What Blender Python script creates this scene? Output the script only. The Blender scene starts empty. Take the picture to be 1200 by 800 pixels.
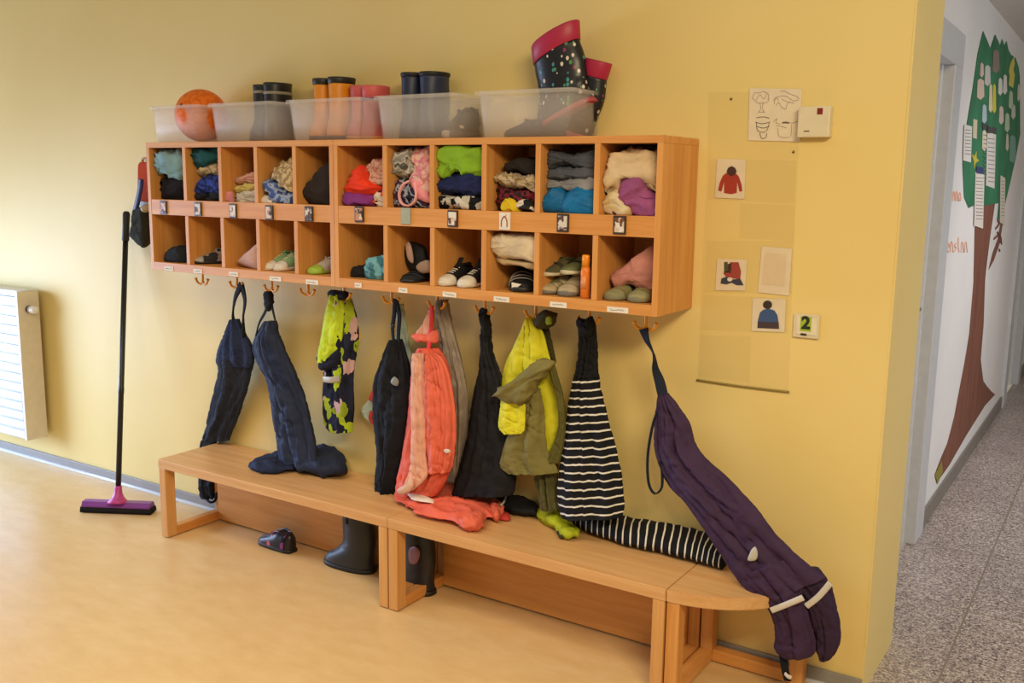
import bpy, bmesh, math, random
from mathutils import Vector, Matrix, noise
R = math.radians
SC = bpy.context.scene
COL = SC.collection

# ------------------------------------------------------------------ camera
CAM = Vector((3.85, -2.9121, 1.5495))
YAW, PITCH, ROLL, FPX = .5712, .1652, .0138, 1132.35
FW = Vector((-math.sin(YAW)*math.cos(PITCH), math.cos(YAW)*math.cos(PITCH), -math.sin(PITCH)))
R0 = Vector((math.cos(YAW), math.sin(YAW), 0)); U0 = R0.cross(FW)
RT = math.cos(ROLL)*R0 + math.sin(ROLL)*U0
UP = -math.sin(ROLL)*R0 + math.cos(ROLL)*U0
cd = bpy.data.cameras.new('camera'); cam = bpy.data.objects.new('camera', cd); COL.objects.link(cam)
M = Matrix((RT, UP, -FW)).transposed().to_4x4(); M.translation = CAM
cam.matrix_world = M
cd.sensor_fit = 'HORIZONTAL'; cd.sensor_width = 36; cd.lens = FPX*36/1200; cd.clip_start = .05
SC.camera = cam

def ray(px, py): return FW + (px-600)/FPX*RT + (400-py)/FPX*UP
def on(px, py, ax, v):
    d = ray(px, py); return CAM + d*((v-CAM[ax])/d[ax])
def PY(px, py, y): return on(px, py, 1, y)       # a point of the plane parallel to the long wall
def PX(px, py, x=3.145): return on(px, py, 0, x) # a point of the corridor wall
def PZ(px, py, z): return on(px, py, 2, z)       # a point of a level surface

# ------------------------------------------------------------------ materials
def srgb(c):
    if isinstance(c, str):
        c = [int(c[i:i+2], 16)/255 for i in (0, 2, 4)]
    return tuple((v/12.92 if v <= .04045 else ((v+.055)/1.055)**2.4) for v in c) + (1,)
MATS = {}
class NT:
    def __init__(s, name):
        s.m = bpy.data.materials.new(name); s.m.use_nodes = True
        s.t = s.m.node_tree; s.n = s.t.nodes
        s.b = s.n['Principled BSDF']; s.out = s.n['Material Output']
    def new(s, t, **k):
        n = s.n.new(t)
        for a, v in k.items():
            if a in n.inputs: n.inputs[a].default_value = v
            else: setattr(n, a, v)
        return n
    def ln(s, a, b): s.t.links.new(a, b)
    def coord(s, kind='Object', scale=(1, 1, 1), rot=(0, 0, 0)):
        c = s.new('ShaderNodeTexCoord'); m = s.new('ShaderNodeMapping')
        m.inputs['Scale'].default_value = scale; m.inputs['Rotation'].default_value = rot
        s.ln(c.outputs[kind], m.inputs['Vector']); return m.outputs['Vector']
    def noise(s, v, scale, detail=3, rough=.5):
        n = s.new('ShaderNodeTexNoise', Scale=scale, Detail=detail, Roughness=rough); s.ln(v, n.inputs['Vector']); return n.outputs['Fac']
    def ramp(s, fac, stops, interp='LINEAR'):
        r = s.new('ShaderNodeValToRGB'); r.color_ramp.interpolation = interp
        el = r.color_ramp.elements
        while len(el) < len(stops): el.new(.5)
        for e, (p, c) in zip(el, stops): e.position = p; e.color = srgb(c) if isinstance(c, str) else c
        s.ln(fac, r.inputs['Fac']); return r.outputs['Color']
    def bump(s, h, strength=.3, dist=.01):
        b = s.new('ShaderNodeBump', Strength=strength, Distance=dist); s.ln(h, b.inputs['Height']); s.ln(b.outputs['Normal'], s.b.inputs['Normal'])
    def set(s, **k):
        for a, v in k.items(): s.b.inputs[a.replace('_', ' ')].default_value = v
def tint(c, k):
    a = srgb(c); return tuple(min(1, v*k) for v in a[:3]) + (1,)

def fabric(c, rough=.85, scale=60, vary=.18, shine=0.25, bump=.35):
    key = ('fab', c, rough, scale, vary, shine, bump)
    if key in MATS: return MATS[key]
    t = NT('fabric_' + c); v = t.coord()
    f = t.noise(v, 14, 4); t.ln(t.ramp(f, [(.3, tint(c, 1-vary)), (.7, tint(c, 1+vary))]), t.b.inputs['Base Color'])
    t.bump(t.noise(v, scale, 5, .6), bump, .006)
    t.set(Roughness=rough, Specular_IOR_Level=shine); MATS[key] = t.m; return t.m
def plain(c, rough=.5, metal=0, spec=.5):
    key = ('pl', c, rough, metal, spec)
    if key in MATS: return MATS[key]
    t = NT('plain_' + c); v = t.coord()
    t.ln(t.ramp(t.noise(v, 25), [(.3, tint(c, .96)), (.7, tint(c, 1.04))]), t.b.inputs['Base Color'])
    t.set(Roughness=rough, Metallic=metal, Specular_IOR_Level=spec); MATS[key] = t.m; return t.m
def blotch(cols, scale, interp='CONSTANT', rough=.8, detail=1.5):
    key = ('bl', tuple(cols), scale)
    if key in MATS: return MATS[key]
    if interp == 'CONSTANT': return patches(cols, scale, rough)
    t = NT('pattern'); v = t.coord(); f = t.noise(v, scale, detail)
    n = len(cols); lo, hi = .33, .67
    st = [(0 if i == 0 else lo+(hi-lo)*i/n, c) for i, c in enumerate(cols)]
    t.ln(t.ramp(f, st, interp), t.b.inputs['Base Color']); t.bump(t.noise(v, 60, 4), .3, .005)
    t.set(Roughness=rough, Specular_IOR_Level=.2); MATS[key] = t.m; return t.m
def wood(axis, c1, c2, rough=.42):
    key = ('wood', axis, c1)
    if key in MATS: return MATS[key]
    t = NT('beech_laminate'); sc = [38, 38, 38]; sc[axis] = 1.6
    v = t.coord('Object', sc); f = t.noise(v, 1, 5, .6)
    v2 = t.coord('Object', [160 if i != axis else 9 for i in range(3)]); g = t.noise(v2, 1, 2)
    mx = t.new('ShaderNodeMath', operation='MULTIPLY_ADD'); mx.inputs[1].default_value = .35; t.ln(g, mx.inputs[0]); t.ln(f, mx.inputs[2])
    t.ln(t.ramp(mx.outputs[0], [(.45, c1), (.9, c2)]), t.b.inputs['Base Color'])
    t.set(Roughness=rough, Specular_IOR_Level=.4); MATS[key] = t.m; return t.m
WC = ('c38240', 'd89d58')
WOODX, WOODY, WOODZ = [wood(i, *WC) for i in range(3)]
BTOP = wood(0, 'c99660', 'dbb07c', .38); BLEG = wood(2, 'c48d50', 'd9a66a')
EDGE = wood(0, 'c88a50', 'daa06a'); EDGE_Z = wood(2, 'c88a50', 'daa06a')

def wall_paint():
    t = NT('yellow_wall_paint'); v = t.coord()
    f = t.noise(v, 1.3, 4); t.ln(t.ramp(f, [(.3, 'e2ca84'), (.7, 'e8d28e')]), t.b.inputs['Base Color'])
    t.bump(t.noise(v, 180, 3), .12, .003); t.set(Roughness=.55, Specular_IOR_Level=.35); return t.m
def white_paint():
    t = NT('white_wall_paint'); v = t.coord(); t.ln(t.ramp(t.noise(v, 2, 3), [(.3, 'dfdee0'), (.7, 'e8e6e6')]), t.b.inputs['Base Color'])
    t.bump(t.noise(v, 120, 3), .1, .003); t.set(Roughness=.7); return t.m
def lino():
    t = NT('marbled_linoleum'); v = t.coord('Object', (1, 2.2, 1), (0, 0, .5)); f = t.noise(v, 7, 7, .65)
    t.ln(t.ramp(f, [(.25, 'cfae7a'), (.5, 'd6b784'), (.75, 'dcc092')]), t.b.inputs['Base Color'])
    t.ln(t.ramp(t.noise(v, 3, 4), [(.3, (.3, .3, .3, 1)), (.7, (.42, .42, .42, 1))]), t.b.inputs['Roughness'])
    t.set(Specular_IOR_Level=.5); t.bump(t.noise(v, 30, 4), .04, .003); return t.m
def terrazzo():
    t = NT('terrazzo_tiles'); v = t.coord('Object')
    vo = t.new('ShaderNodeTexVoronoi', Scale=165); t.ln(v, vo.inputs['Vector'])
    sep = t.new('ShaderNodeSeparateColor'); t.ln(vo.outputs['Color'], sep.inputs['Color'])
    chips = t.ramp(sep.outputs[0], [(0, '5f5557'), (.12, '8f8282'), (.34, 'b3a4a0'), (.55, 'c3b6b0'), (.72, '9c8f8e'), (.86, 'd6ccc6')], 'CONSTANT')
    big = t.ramp(t.noise(v, 2.2, 2), [(.35, (.86, .86, .86, 1)), (.65, (1.0, 1.0, 1.0, 1))])
    mul = t.new('ShaderNodeMix', data_type='RGBA', blend_type='MULTIPLY'); mul.inputs[0].default_value = 1
    t.ln(chips, mul.inputs[6]); t.ln(big, mul.inputs[7])
    # joints every 63 cm
    sx = t.new('ShaderNodeSeparateXYZ'); t.ln(v, sx.inputs[0])
    ms = []
    for k, off in ((0, 3.455), (1, .21)):
        a = t.new('ShaderNodeMath', operation='SUBTRACT'); t.ln(sx.outputs[k], a.inputs[0]); a.inputs[1].default_value = off-6.3
        b = t.new('ShaderNodeMath', operation='MODULO'); t.ln(a.outputs[0], b.inputs[0]); b.inputs[1].default_value = .63
        c = t.new('ShaderNodeMath', operation='LESS_THAN'); t.ln(b.outputs[0], c.inputs[0]); c.inputs[1].default_value = .007; ms.append(c)
    mm = t.new('ShaderNodeMath', operation='MAXIMUM'); t.ln(ms[0].outputs[0], mm.inputs[0]); t.ln(ms[1].outputs[0], mm.inputs[1])
    jm = t.new('ShaderNodeMix', data_type='RGBA'); t.ln(mm.outputs[0], jm.inputs[0]); t.ln(mul.outputs[2], jm.inputs[6]); jm.inputs[7].default_value = srgb('857a6c')
    t.ln(jm.outputs[2], t.b.inputs['Base Color']); t.set(Roughness=.32); return t.m
def patches(cols, scale, rough=.8, stretch=(1, 1, 1)):
    key = ('pt', tuple(cols), scale)
    if key in MATS: return MATS[key]
    t = NT('patchwork'); v = t.coord('Object', stretch)
    nz = t.new('ShaderNodeTexNoise', Scale=scale*.8, Detail=2); t.ln(v, nz.inputs['Vector'])
    mx = t.new('ShaderNodeMix', data_type='RGBA', blend_type='LINEAR_LIGHT'); mx.inputs[0].default_value = .9/scale
    t.ln(v, mx.inputs[6]); t.ln(nz.outputs['Color'], mx.inputs[7])
    vo = t.new('ShaderNodeTexVoronoi', Scale=scale); t.ln(mx.outputs[2], vo.inputs['Vector'])
    sep = t.new('ShaderNodeSeparateColor'); t.ln(vo.outputs['Color'], sep.inputs['Color'])
    t.ln(t.ramp(sep.outputs[0], [(i/len(cols), c) for i, c in enumerate(cols)], 'CONSTANT'), t.b.inputs['Base Color'])
    t.bump(t.noise(v, 60, 4), .3, .005); t.set(Roughness=rough, Specular_IOR_Level=.2); MATS[key] = t.m; return t.m
def translucent(c='e6e2dc', clear=.62, name='frosted_plastic', rough=.25):
    t = NT(name); tr = t.new('ShaderNodeBsdfTransparent'); tr.inputs['Color'].default_value = (.985, .985, .985, 1)
    t.b.inputs['Base Color'].default_value = srgb(c); t.set(Roughness=rough, Specular_IOR_Level=.5)
    tl = t.new('ShaderNodeBsdfTranslucent'); tl.inputs['Color'].default_value = srgb(c)
    a = t.new('ShaderNodeMixShader'); a.inputs[0].default_value = .25; t.ln(t.b.outputs[0], a.inputs[1]); t.ln(tl.outputs[0], a.inputs[2])
    m = t.new('ShaderNodeMixShader'); m.inputs[0].default_value = clear; t.ln(a.outputs[0], m.inputs[1]); t.ln(tr.outputs[0], m.inputs[2])
    t.ln(m.outputs[0], t.out.inputs['Surface']); return t.m
def stripes():
    t = NT('striped_fabric'); v = t.coord('UV')
    s = t.new('ShaderNodeSeparateXYZ'); t.ln(v, s.inputs[0])
    nz = t.noise(t.coord(), 9, 3)
    ad = t.new('ShaderNodeMath', operation='MULTIPLY_ADD'); ad.inputs[1].default_value = .012; t.ln(nz, ad.inputs[0]); t.ln(s.outputs[1], ad.inputs[2])
    mo = t.new('ShaderNodeMath', operation='MODULO'); mo.inputs[1].default_value = .0275; t.ln(ad.outputs[0], mo.inputs[0])
    lt = t.new('ShaderNodeMath', operation='LESS_THAN'); lt.inputs[1].default_value = .0056; t.ln(mo.outputs[0], lt.inputs[0])
    t.ln(t.ramp(lt.outputs[0], [(0, '14151c'), (1, 'd9d6d0')], 'CONSTANT'), t.b.inputs['Base Color'])
    t.bump(t.noise(t.coord(), 50, 4), .3, .005); t.set(Roughness=.8, Specular_IOR_Level=.2); return t.m
def dots(base, cols, scale, rad):
    t = NT('dotted_rubber'); v = t.coord('Object', (1, 1, .75))
    vo = t.new('ShaderNodeTexVoronoi', Scale=scale, Randomness=.8); t.ln(v, vo.inputs['Vector'])
    sep = t.new('ShaderNodeSeparateColor'); t.ln(vo.outputs['Color'], sep.inputs['Color'])
    c = t.ramp(sep.outputs[0], [(i/len(cols), k) for i, k in enumerate(cols)], 'CONSTANT')
    lt = t.new('ShaderNodeMath', operation='LESS_THAN'); lt.inputs[1].default_value = rad; t.ln(vo.outputs['Distance'], lt.inputs[0])
    mx = t.new('ShaderNodeMix', data_type='RGBA'); t.ln(lt.outputs[0], mx.inputs[0]); mx.inputs[6].default_value = srgb(base); t.ln(c, mx.inputs[7])
    t.ln(mx.outputs[2], t.b.inputs['Base Color']); t.set(Roughness=.35); return t.m

# ------------------------------------------------------------------ objects
def obj(name, bm, mat, parent=None, smooth=True, label=None):
    me = bpy.data.meshes.new(name)
    bmesh.ops.recalc_face_normals(bm, faces=bm.faces)
    bm.to_mesh(me); bm.free()
    for m in (mat if isinstance(mat, (list, tuple)) else [mat]): me.materials.append(m)
    for p in me.polygons: p.use_smooth = smooth
    o = bpy.data.objects.new(name, me); COL.objects.link(o)
    if parent:
        o.parent = parent; o.matrix_parent_inverse = Matrix.Translation(-parent_origin(parent))
    if label: o['label'] = label
    return o
def parent_origin(o):
    v = Vector((0, 0, 0))
    while o is not None:
        v = v + o.location; o = o.parent
        if o is not None and o.type == 'MESH': break
    return v
def fix_parent(o, parent):
    o.parent = parent; o.matrix_parent_inverse = ORIG[parent.name].inverted() if parent.name in ORIG else Matrix()
ORIG = {}
def thing(name, label, cat, loc=(0, 0, 0), group=None):
    o = bpy.data.objects.new(name, None); COL.objects.link(o); o.location = loc; o.empty_display_size = .05
    o['label'] = label; o['category'] = cat
    if group: o['group'] = group
    ORIG[o.name] = Matrix.Translation(loc); return o
def part(name, bm, mat, parent, smooth=True, label=None):
    """bm is given in world coordinates; the part keeps them under its thing."""
    o = obj(name, bm, mat, None, smooth, label)
    o.parent = parent
    if parent.type == 'EMPTY': o.matrix_parent_inverse = ORIG[parent.name].inverted()
    return o
def tag(o, label, cat, group=None):
    o['label'] = label; o['category'] = cat
    if group: o['group'] = group
    return o
def struct(name, bm, mat, smooth=False, parent=None):
    o = obj(name, bm, mat, None, smooth)
    if parent: o.parent = parent
    else: o['kind'] = 'structure'
    return o

def BM(): return bmesh.new()
def box(bm, lo, hi, bev=0, mat=0, mtx=None):
    lo, hi = Vector(lo), Vector(hi); c = (lo+hi)/2; s = hi-lo
    r = bmesh.ops.create_cube(bm, size=1, matrix=Matrix.Translation(c) @ Matrix.Diagonal((*s, 1)))
    vs = r['verts']
    fs = {f for v in vs for f in v.link_faces}
    for f in fs: f.material_index = mat
    if bev:
        es = list({e for v in vs for e in v.link_edges})
        rr = bmesh.ops.bevel(bm, geom=es, offset=bev, segments=2, profile=.6, affect='EDGES')
        vs = list({v for f in rr['faces'] for v in f.verts} | {v for v in vs if v.is_valid})
    if mtx: bmesh.ops.transform(bm, matrix=mtx, verts=[v for v in vs if v.is_valid])
    return vs
def quad(bm, pts, mat=0):
    f = bm.faces.new([bm.verts.new(p) for p in pts]); f.material_index = mat; return f
def grid_rings(bm, rings, close_u=True, cap0=True, cap1=True, uv=None, mat=0):
    vr = [[bm.verts.new(p) for p in ring] for ring in rings]
    lay = bm.loops.layers.uv.verify() if uv else None
    n = len(vr[0])
    for i in range(len(vr)-1):
        for j in range(n if close_u else n-1):
            k = (j+1) % n
            f = bm.faces.new((vr[i][j], vr[i][k], vr[i+1][k], vr[i+1][j])); f.material_index = mat
            if lay:
                for lp, (a, b) in zip(f.loops, ((i, j), (i, j+1), (i+1, j+1), (i+1, j))):
                    lp[lay].uv = (b/n, uv[a])
    for flag, ring in ((cap0, vr[0]), (cap1, vr[-1])):
        if flag:
            c = Vector((0, 0, 0))
            for v in ring: c += v.co
            cv = bm.verts.new(c/n)
            for j in range(n):
                f = bm.faces.new((ring[j], ring[(j+1) % n], cv)); f.material_index = mat
                if lay:
                    for lp in f.loops: lp[lay].uv = (.5, uv[0] if ring is vr[0] else uv[-1])
    return vr
def crom(pts, n, closed=False):
    """n samples of a Catmull-Rom curve through vectors (any length)."""
    m = len(pts); out = []; segs = m if closed else m-1
    g = (lambda i: pts[i % m]) if closed else (lambda i: pts[max(0, min(m-1, i))])
    cnt = n if closed else n-1
    for k in range(n):
        t = k/cnt*segs; i = min(int(t), segs-1); t -= i
        a, b, c, d = g(i-1), g(i), g(i+1), g(i+2)
        out.append([.5*((2*b[q]) + (-a[q]+c[q])*t + (2*a[q]-5*b[q]+4*c[q]-d[q])*t*t + (-a[q]+3*b[q]-3*c[q]+d[q])*t**3) for q in range(len(a))])
    return out
def ns(x, y, z): return noise.noise(Vector((x, y, z)))
def wrinkle(bm, amp, freq, seed, stretch=(1, 1, 1), fine=.35):
    bm.normal_update()
    s = seed*7.31
    dis = []
    r = random.Random(seed*13+1)
    q = Matrix.Rotation(r.uniform(-.7, .7), 3, 'Y') @ Matrix.Rotation(r.uniform(-.4, .4), 3, 'X')
    iso = stretch == (1, 1, 1)
    for v in bm.verts:
        c = q @ v.co if iso else v.co
        k = (.42, .8, 1.0) if iso else stretch
        x, y, z = c.x*freq*k[0]+s, c.y*freq*k[1]-s, c.z*freq*k[2]+s*.5
        w = ns(x*.6+9, y*.6, z*.6)*1.1; w2 = ns(x*.6-5, y*.6+3, z*.6)*1.1
        a = ns(x+w, y+w2, z-w); b = ns(x*1.9-w2, y*1.9, z*1.9+w)
        dis.append(v.normal*(amp*1.3*(.5 + 1.2*ns(x*.7, y*.7-4, z*.7) - .85*max(0, 1-4.2*abs(a)) - fine*.9*max(0, 1-4.5*abs(b)))))
    for v, d in zip(bm.verts, dis): v.co += d
def ribbon(bm, pts, w, th, n=40, side=None, mat=0, uvs=False, twist=0):
    """flat strap along points; side = width direction"""
    P = [Vector(p) for p in crom([tuple(p) for p in pts], n)]
    rings = []; uv = []; L = 0
    for i, p in enumerate(P):
        t = (P[min(i+1, n-1)]-P[max(i-1, 0)]).normalized()
        if i: L += (p-P[i-1]).length
        ref = Vector(side) if side else Vector((1, 0, 0))
        b = (ref - t*ref.dot(t))
        if b.length < 1e-4: b = t.orthogonal()
        b.normalize(); c = t.cross(b)
        if twist:
            a = twist*i/(n-1); b, c = b*math.cos(a)+c*math.sin(a), c*math.cos(a)-b*math.sin(a)
        rings.append([p + b*(w/2*math.cos(q)*(abs(math.cos(q))**-.4 if abs(math.cos(q)) > 1e-3 else 1)) + c*(th/2*math.sin(q)) for q in [k*math.tau/12 for k in range(12)]]); uv.append(L)
    grid_rings(bm, rings, uv=uv if uvs else None, mat=mat)
def tube(bm, pts, rad, n=24, seg=10, mat=0, smoothpath=True):
    if smoothpath: P = [Vector(p[:3]) for p in crom([tuple(p) for p in pts], n)]
    else: P = [Vector(p) for p in pts]; n = len(P)
    rs = rad if callable(rad) else (lambda t: rad)
    rings = []; b = None
    for i, p in enumerate(P):
        t = (P[min(i+1, n-1)]-P[max(i-1, 0)]).normalized()
        b = t.orthogonal().normalized() if b is None else (b-t*b.dot(t)).normalized()
        c = t.cross(b); r = rs(i/(n-1))
        rings.append([p + (b*math.cos(a)+c*math.sin(a))*r for a in [k*math.tau/seg for k in range(seg)]])
    grid_rings(bm, rings, mat=mat)
def lathe(bm, prof, mtx=Matrix(), seg=24, mat=0, cap0=True, cap1=True):
    rings = [[mtx @ Vector((r*math.cos(a), r*math.sin(a), z)) for a in [k*math.tau/seg for k in range(seg)]] for r, z in prof]
    grid_rings(bm, rings, cap0=cap0, cap1=cap1, mat=mat)

# hanging cloth: rows give the left and right edge of the cloth (as seen) from its top to its hem
def cloth(rows, seed=0, nrow=70, ncol=56, fold=.012, fu=3.2, fv=1.2, fine=.004, vscale=1., bulge=1.75):
    """rows: (lx, ly, rx, ry, y, half_depth) -> bmesh of a closed, folded tube of cloth"""
    s = crom(rows, nrow); bm = BM(); rings = []; uv = []; L = 0; prev = None
    for i, (lx, ly, rx, ry, y, h) in enumerate(s):
        A, B = PY(lx, ly, y), PY(rx, ry, y)
        c = (A+B)/2; ax = B-A; a0 = ax.length/2; ax = ax.normalized()
        d = (c-CAM); d.z = 0; d.normalize(); sn = abs(d.x); cs = abs(d.y)
        S = a0*cs
        h = min(h*.8, .75*S/max(sn, .05)); a = math.sqrt(max(S*S-(h*sn)**2, (.25*S)**2))/cs
        if prev is not None: L += (c-prev).length
        prev = c; uv.append(L*vscale); ring = []
        v = L
        for k in range(ncol):
            q = k*math.tau/ncol; cq, sq = math.cos(q), math.sin(q)
            u = math.copysign(abs(cq)**(2/bulge), cq); w = math.copysign(abs(sq)**(2/bulge), sq)
            p = c + ax*(a*u) + Vector((0, 1, 0))*(h*w)
            side = 0 if sq < 0 else 40
            wob = ns(v*fv*1.7+seed, u*.8, 3.3)*.55
            f1 = ns((u+wob)*fu+seed*3.1, v*fv+side, seed*1.7)
            f2 = ns((u-wob*1.6)*fu*1.7-seed, v*fv*3.2+side, seed*2.9)
            dd = fold*1.25*min(1, h/.022)*(.5 + 1.7*ns((u-wob)*fu*.8-seed, v*fv*.8+side, seed) - 1.0*max(0, 1-5.5*abs(f1)) - .6*max(0, 1-6*abs(f2)))
            g = ns(p.x*16+seed, p.y*16, p.z*20+p.x*9); g2 = ns(p.x*34, p.y*34+seed, p.z*40-p.x*20)
            n3 = -fine*1.6*(max(0, 1-6*abs(g)) + .5*max(0, 1-6*abs(g2)) - .4)
            nor = Vector((ax.x*u*.35, w, ax.z*u*.35))
            p = p + nor*(dd+n3)
            ring.append(p)
        rings.append(ring)
    grid_rings(bm, rings, uv=uv)
    for v in bm.verts:
        if v.co.y > -.004: v.co.y = -.004-.02*0
    return bm
def rows_h(lst, y0, y1, h0, h1):
    n = len(lst); o = []
    for i, (py, xl, xr) in enumerate(lst):
        t = i/max(1, n-1); o.append((xl, py, xr, py, y0+(y1-y0)*t, h0+(h1-h0)*t))
    return o
# a soft lump whose outline is a polygon, thick in depth ('y') or in height ('z')
def lump(poly, plane, val, h, seed=0, amp=.008, freq=16, stretch=(1, 1, 1), n=72, rings=14, power=2.4, smooth=True, lim=None, fine=.35, back=None):
    pts = [tuple(PY(px, py, val)) if plane == 'y' else tuple(PZ(px, py, val)) for px, py in poly]
    pts = [Vector(p) for p in (crom(pts, n, True))]
    c = sum(pts, Vector())/len(pts); nrm = Vector((0, -1, 0)) if plane == 'y' else Vector((0, 0, 1))
    bm = BM(); front = []; hb = h if back is None else back
    for k in range(rings):
        s = math.cos(k/rings*math.pi/2)
        front.append((s, (1-s**power)**(1/power)))
    R_ = [[c+(p-c)*s - nrm*(z*hb) for p in pts] for s, z in reversed(front)] + [[c+(p-c)*s + nrm*(z*h) for p in pts] for s, z in front[1:]]
    grid_rings(bm, R_)
    wrinkle(bm, amp, freq, seed, stretch, fine)
    if plane == 'z':
        for v in bm.verts:
            if v.co.y > -.012: v.co.y = -.012 + (v.co.y+.012)*.03
    if lim:
        (x0, x1), (y0, y1), (z0, z1) = lim
        for v in bm.verts:
            v.co.x = min(max(v.co.x, x0), x1); v.co.y = min(max(v.co.y, y0), y1); v.co.z = min(max(v.co.z, z0), z1)
    return bm
def plate(poly3, thick, mat=0, bm=None):
    """a flat cut-out given by 3-D points, extruded by a vector"""
    bm = bm or BM(); vs = [bm.verts.new(p) for p in poly3]; f = bm.faces.new(vs); f.material_index = mat
    r = bmesh.ops.extrude_face_region(bm, geom=[f]); nv = [e for e in r['geom'] if isinstance(e, bmesh.types.BMVert)]
    for e in r['geom']:
        if isinstance(e, bmesh.types.BMFace): e.material_index = mat
    bmesh.ops.translate(bm, vec=thick, verts=nv); return bm

# ------------------------------------------------------------------ the setting
H = .35
WALL = wall_paint(); WHITE = white_paint()
XE = 3.278
b = BM(); box(b, (-5, 0, 0), (XE, .42, 2.75)); struct('wall_back', b, WALL)
b = BM(); box(b, (-5, -4.6, -.05), (5.6, 0, 0)); struct('floor', b, lino())
b = BM(); box(b, (XE-.15, 0, -.05), (5.6, 9, 0)); 
struct('floor_corridor', b, terrazzo())
b = BM(); box(b, (3.02, .421, 0), (3.145, 1.03, 2.42)); box(b, (3.02, 1.03, 2.06), (3.145, 1.49, 2.42)); box(b, (3.02, 1.49, 0), (3.145, 4.72, 2.42)); box(b, (3.02, 4.72, 2.06), (3.145, 5.65, 2.42)); box(b, (3.02, 5.65, 0), (3.145, 9, 2.42)); struct('wall_corridor', b, WHITE)
b = BM(); box(b, (3.02, .421, 2.42), (5.6, 9, 2.5)); struct('ceiling_corridor', b, plain('c9c5c0', .8))
b = BM(); box(b, (3.0, 9, 0), (5.6, 9.1, 2.5)); struct('wall_corridor_end', b, WHITE)
SKIRT = plain('8f8d8c', .45); 
b = BM()
box(b, (-5, -.012, 0), (XE-.002, 0, .053), .003); tube(b, [(-4.9, -.0135, .005), (XE-.01, -.0135, .005)], .009, 3, 10, 1)
struct('baseboard_back', b, [SKIRT, plain('c9ccd0', .15)])  # pale glossy bead: bright reflection along the floor seam put into its colour
CSK = plain('7d7871', .5)
b = BM()
box(b, (3.145, 1.62, 0), (3.157, 4.6, .085), .003); box(b, (3.145, 5.78, 0), (3.157, 9, .085), .003)
struct('baseboard_corridor', b, CSK)
# worn filler strip along the corner of the wall
b = BM(); box(b, (XE-.004, -.002, .16), (XE+.002, .014, 2.75), .001); struct('trim_1', b, WALL)
# steel door frames of the corridor
FR = plain('c6c8ce', .4); FR2 = plain('d4d6da', .4)
def corridor_door(name, y0, y1):
    b = BM()
    box(b, (3.0, y1-.055, 0), (3.165, y1+.13, 2.035), .004); box(b, (3.0, y0-.13, 0), (3.165, y0+.055, 2.035), .004)
    box(b, (3.0, y0-.13, 2.035), (3.165, y1+.13, 2.17), .004)
    d = struct(name, b, FR)
    b = BM(); box(b, (3.03, y1-.085, 0), (3.12, y1-.055, 2.035), .002); box(b, (3.03, y0+.055, 0), (3.12, y0+.085, 2.035), .002); struct('door_stop', b, FR2, parent=d)
    b = BM(); box(b, (3.03, y0+.087, .008), (3.07, y1-.087, 2.03), .003); struct('door_leaf', b, plain('cfcdd0', .45), parent=d)
    b = BM(); tube(b, [(3.07, y0+.16, 1.05), (3.12, y0+.16, 1.05), (3.125, y0+.19, 1.05), (3.125, y0+.28, 1.05)], .009); struct('door_handle', b, plain('9b9b9b', .25, 1), parent=d)
corridor_door('door_1', 1.03, 1.49)
corridor_door('door_2', 4.74, 5.65)

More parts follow.
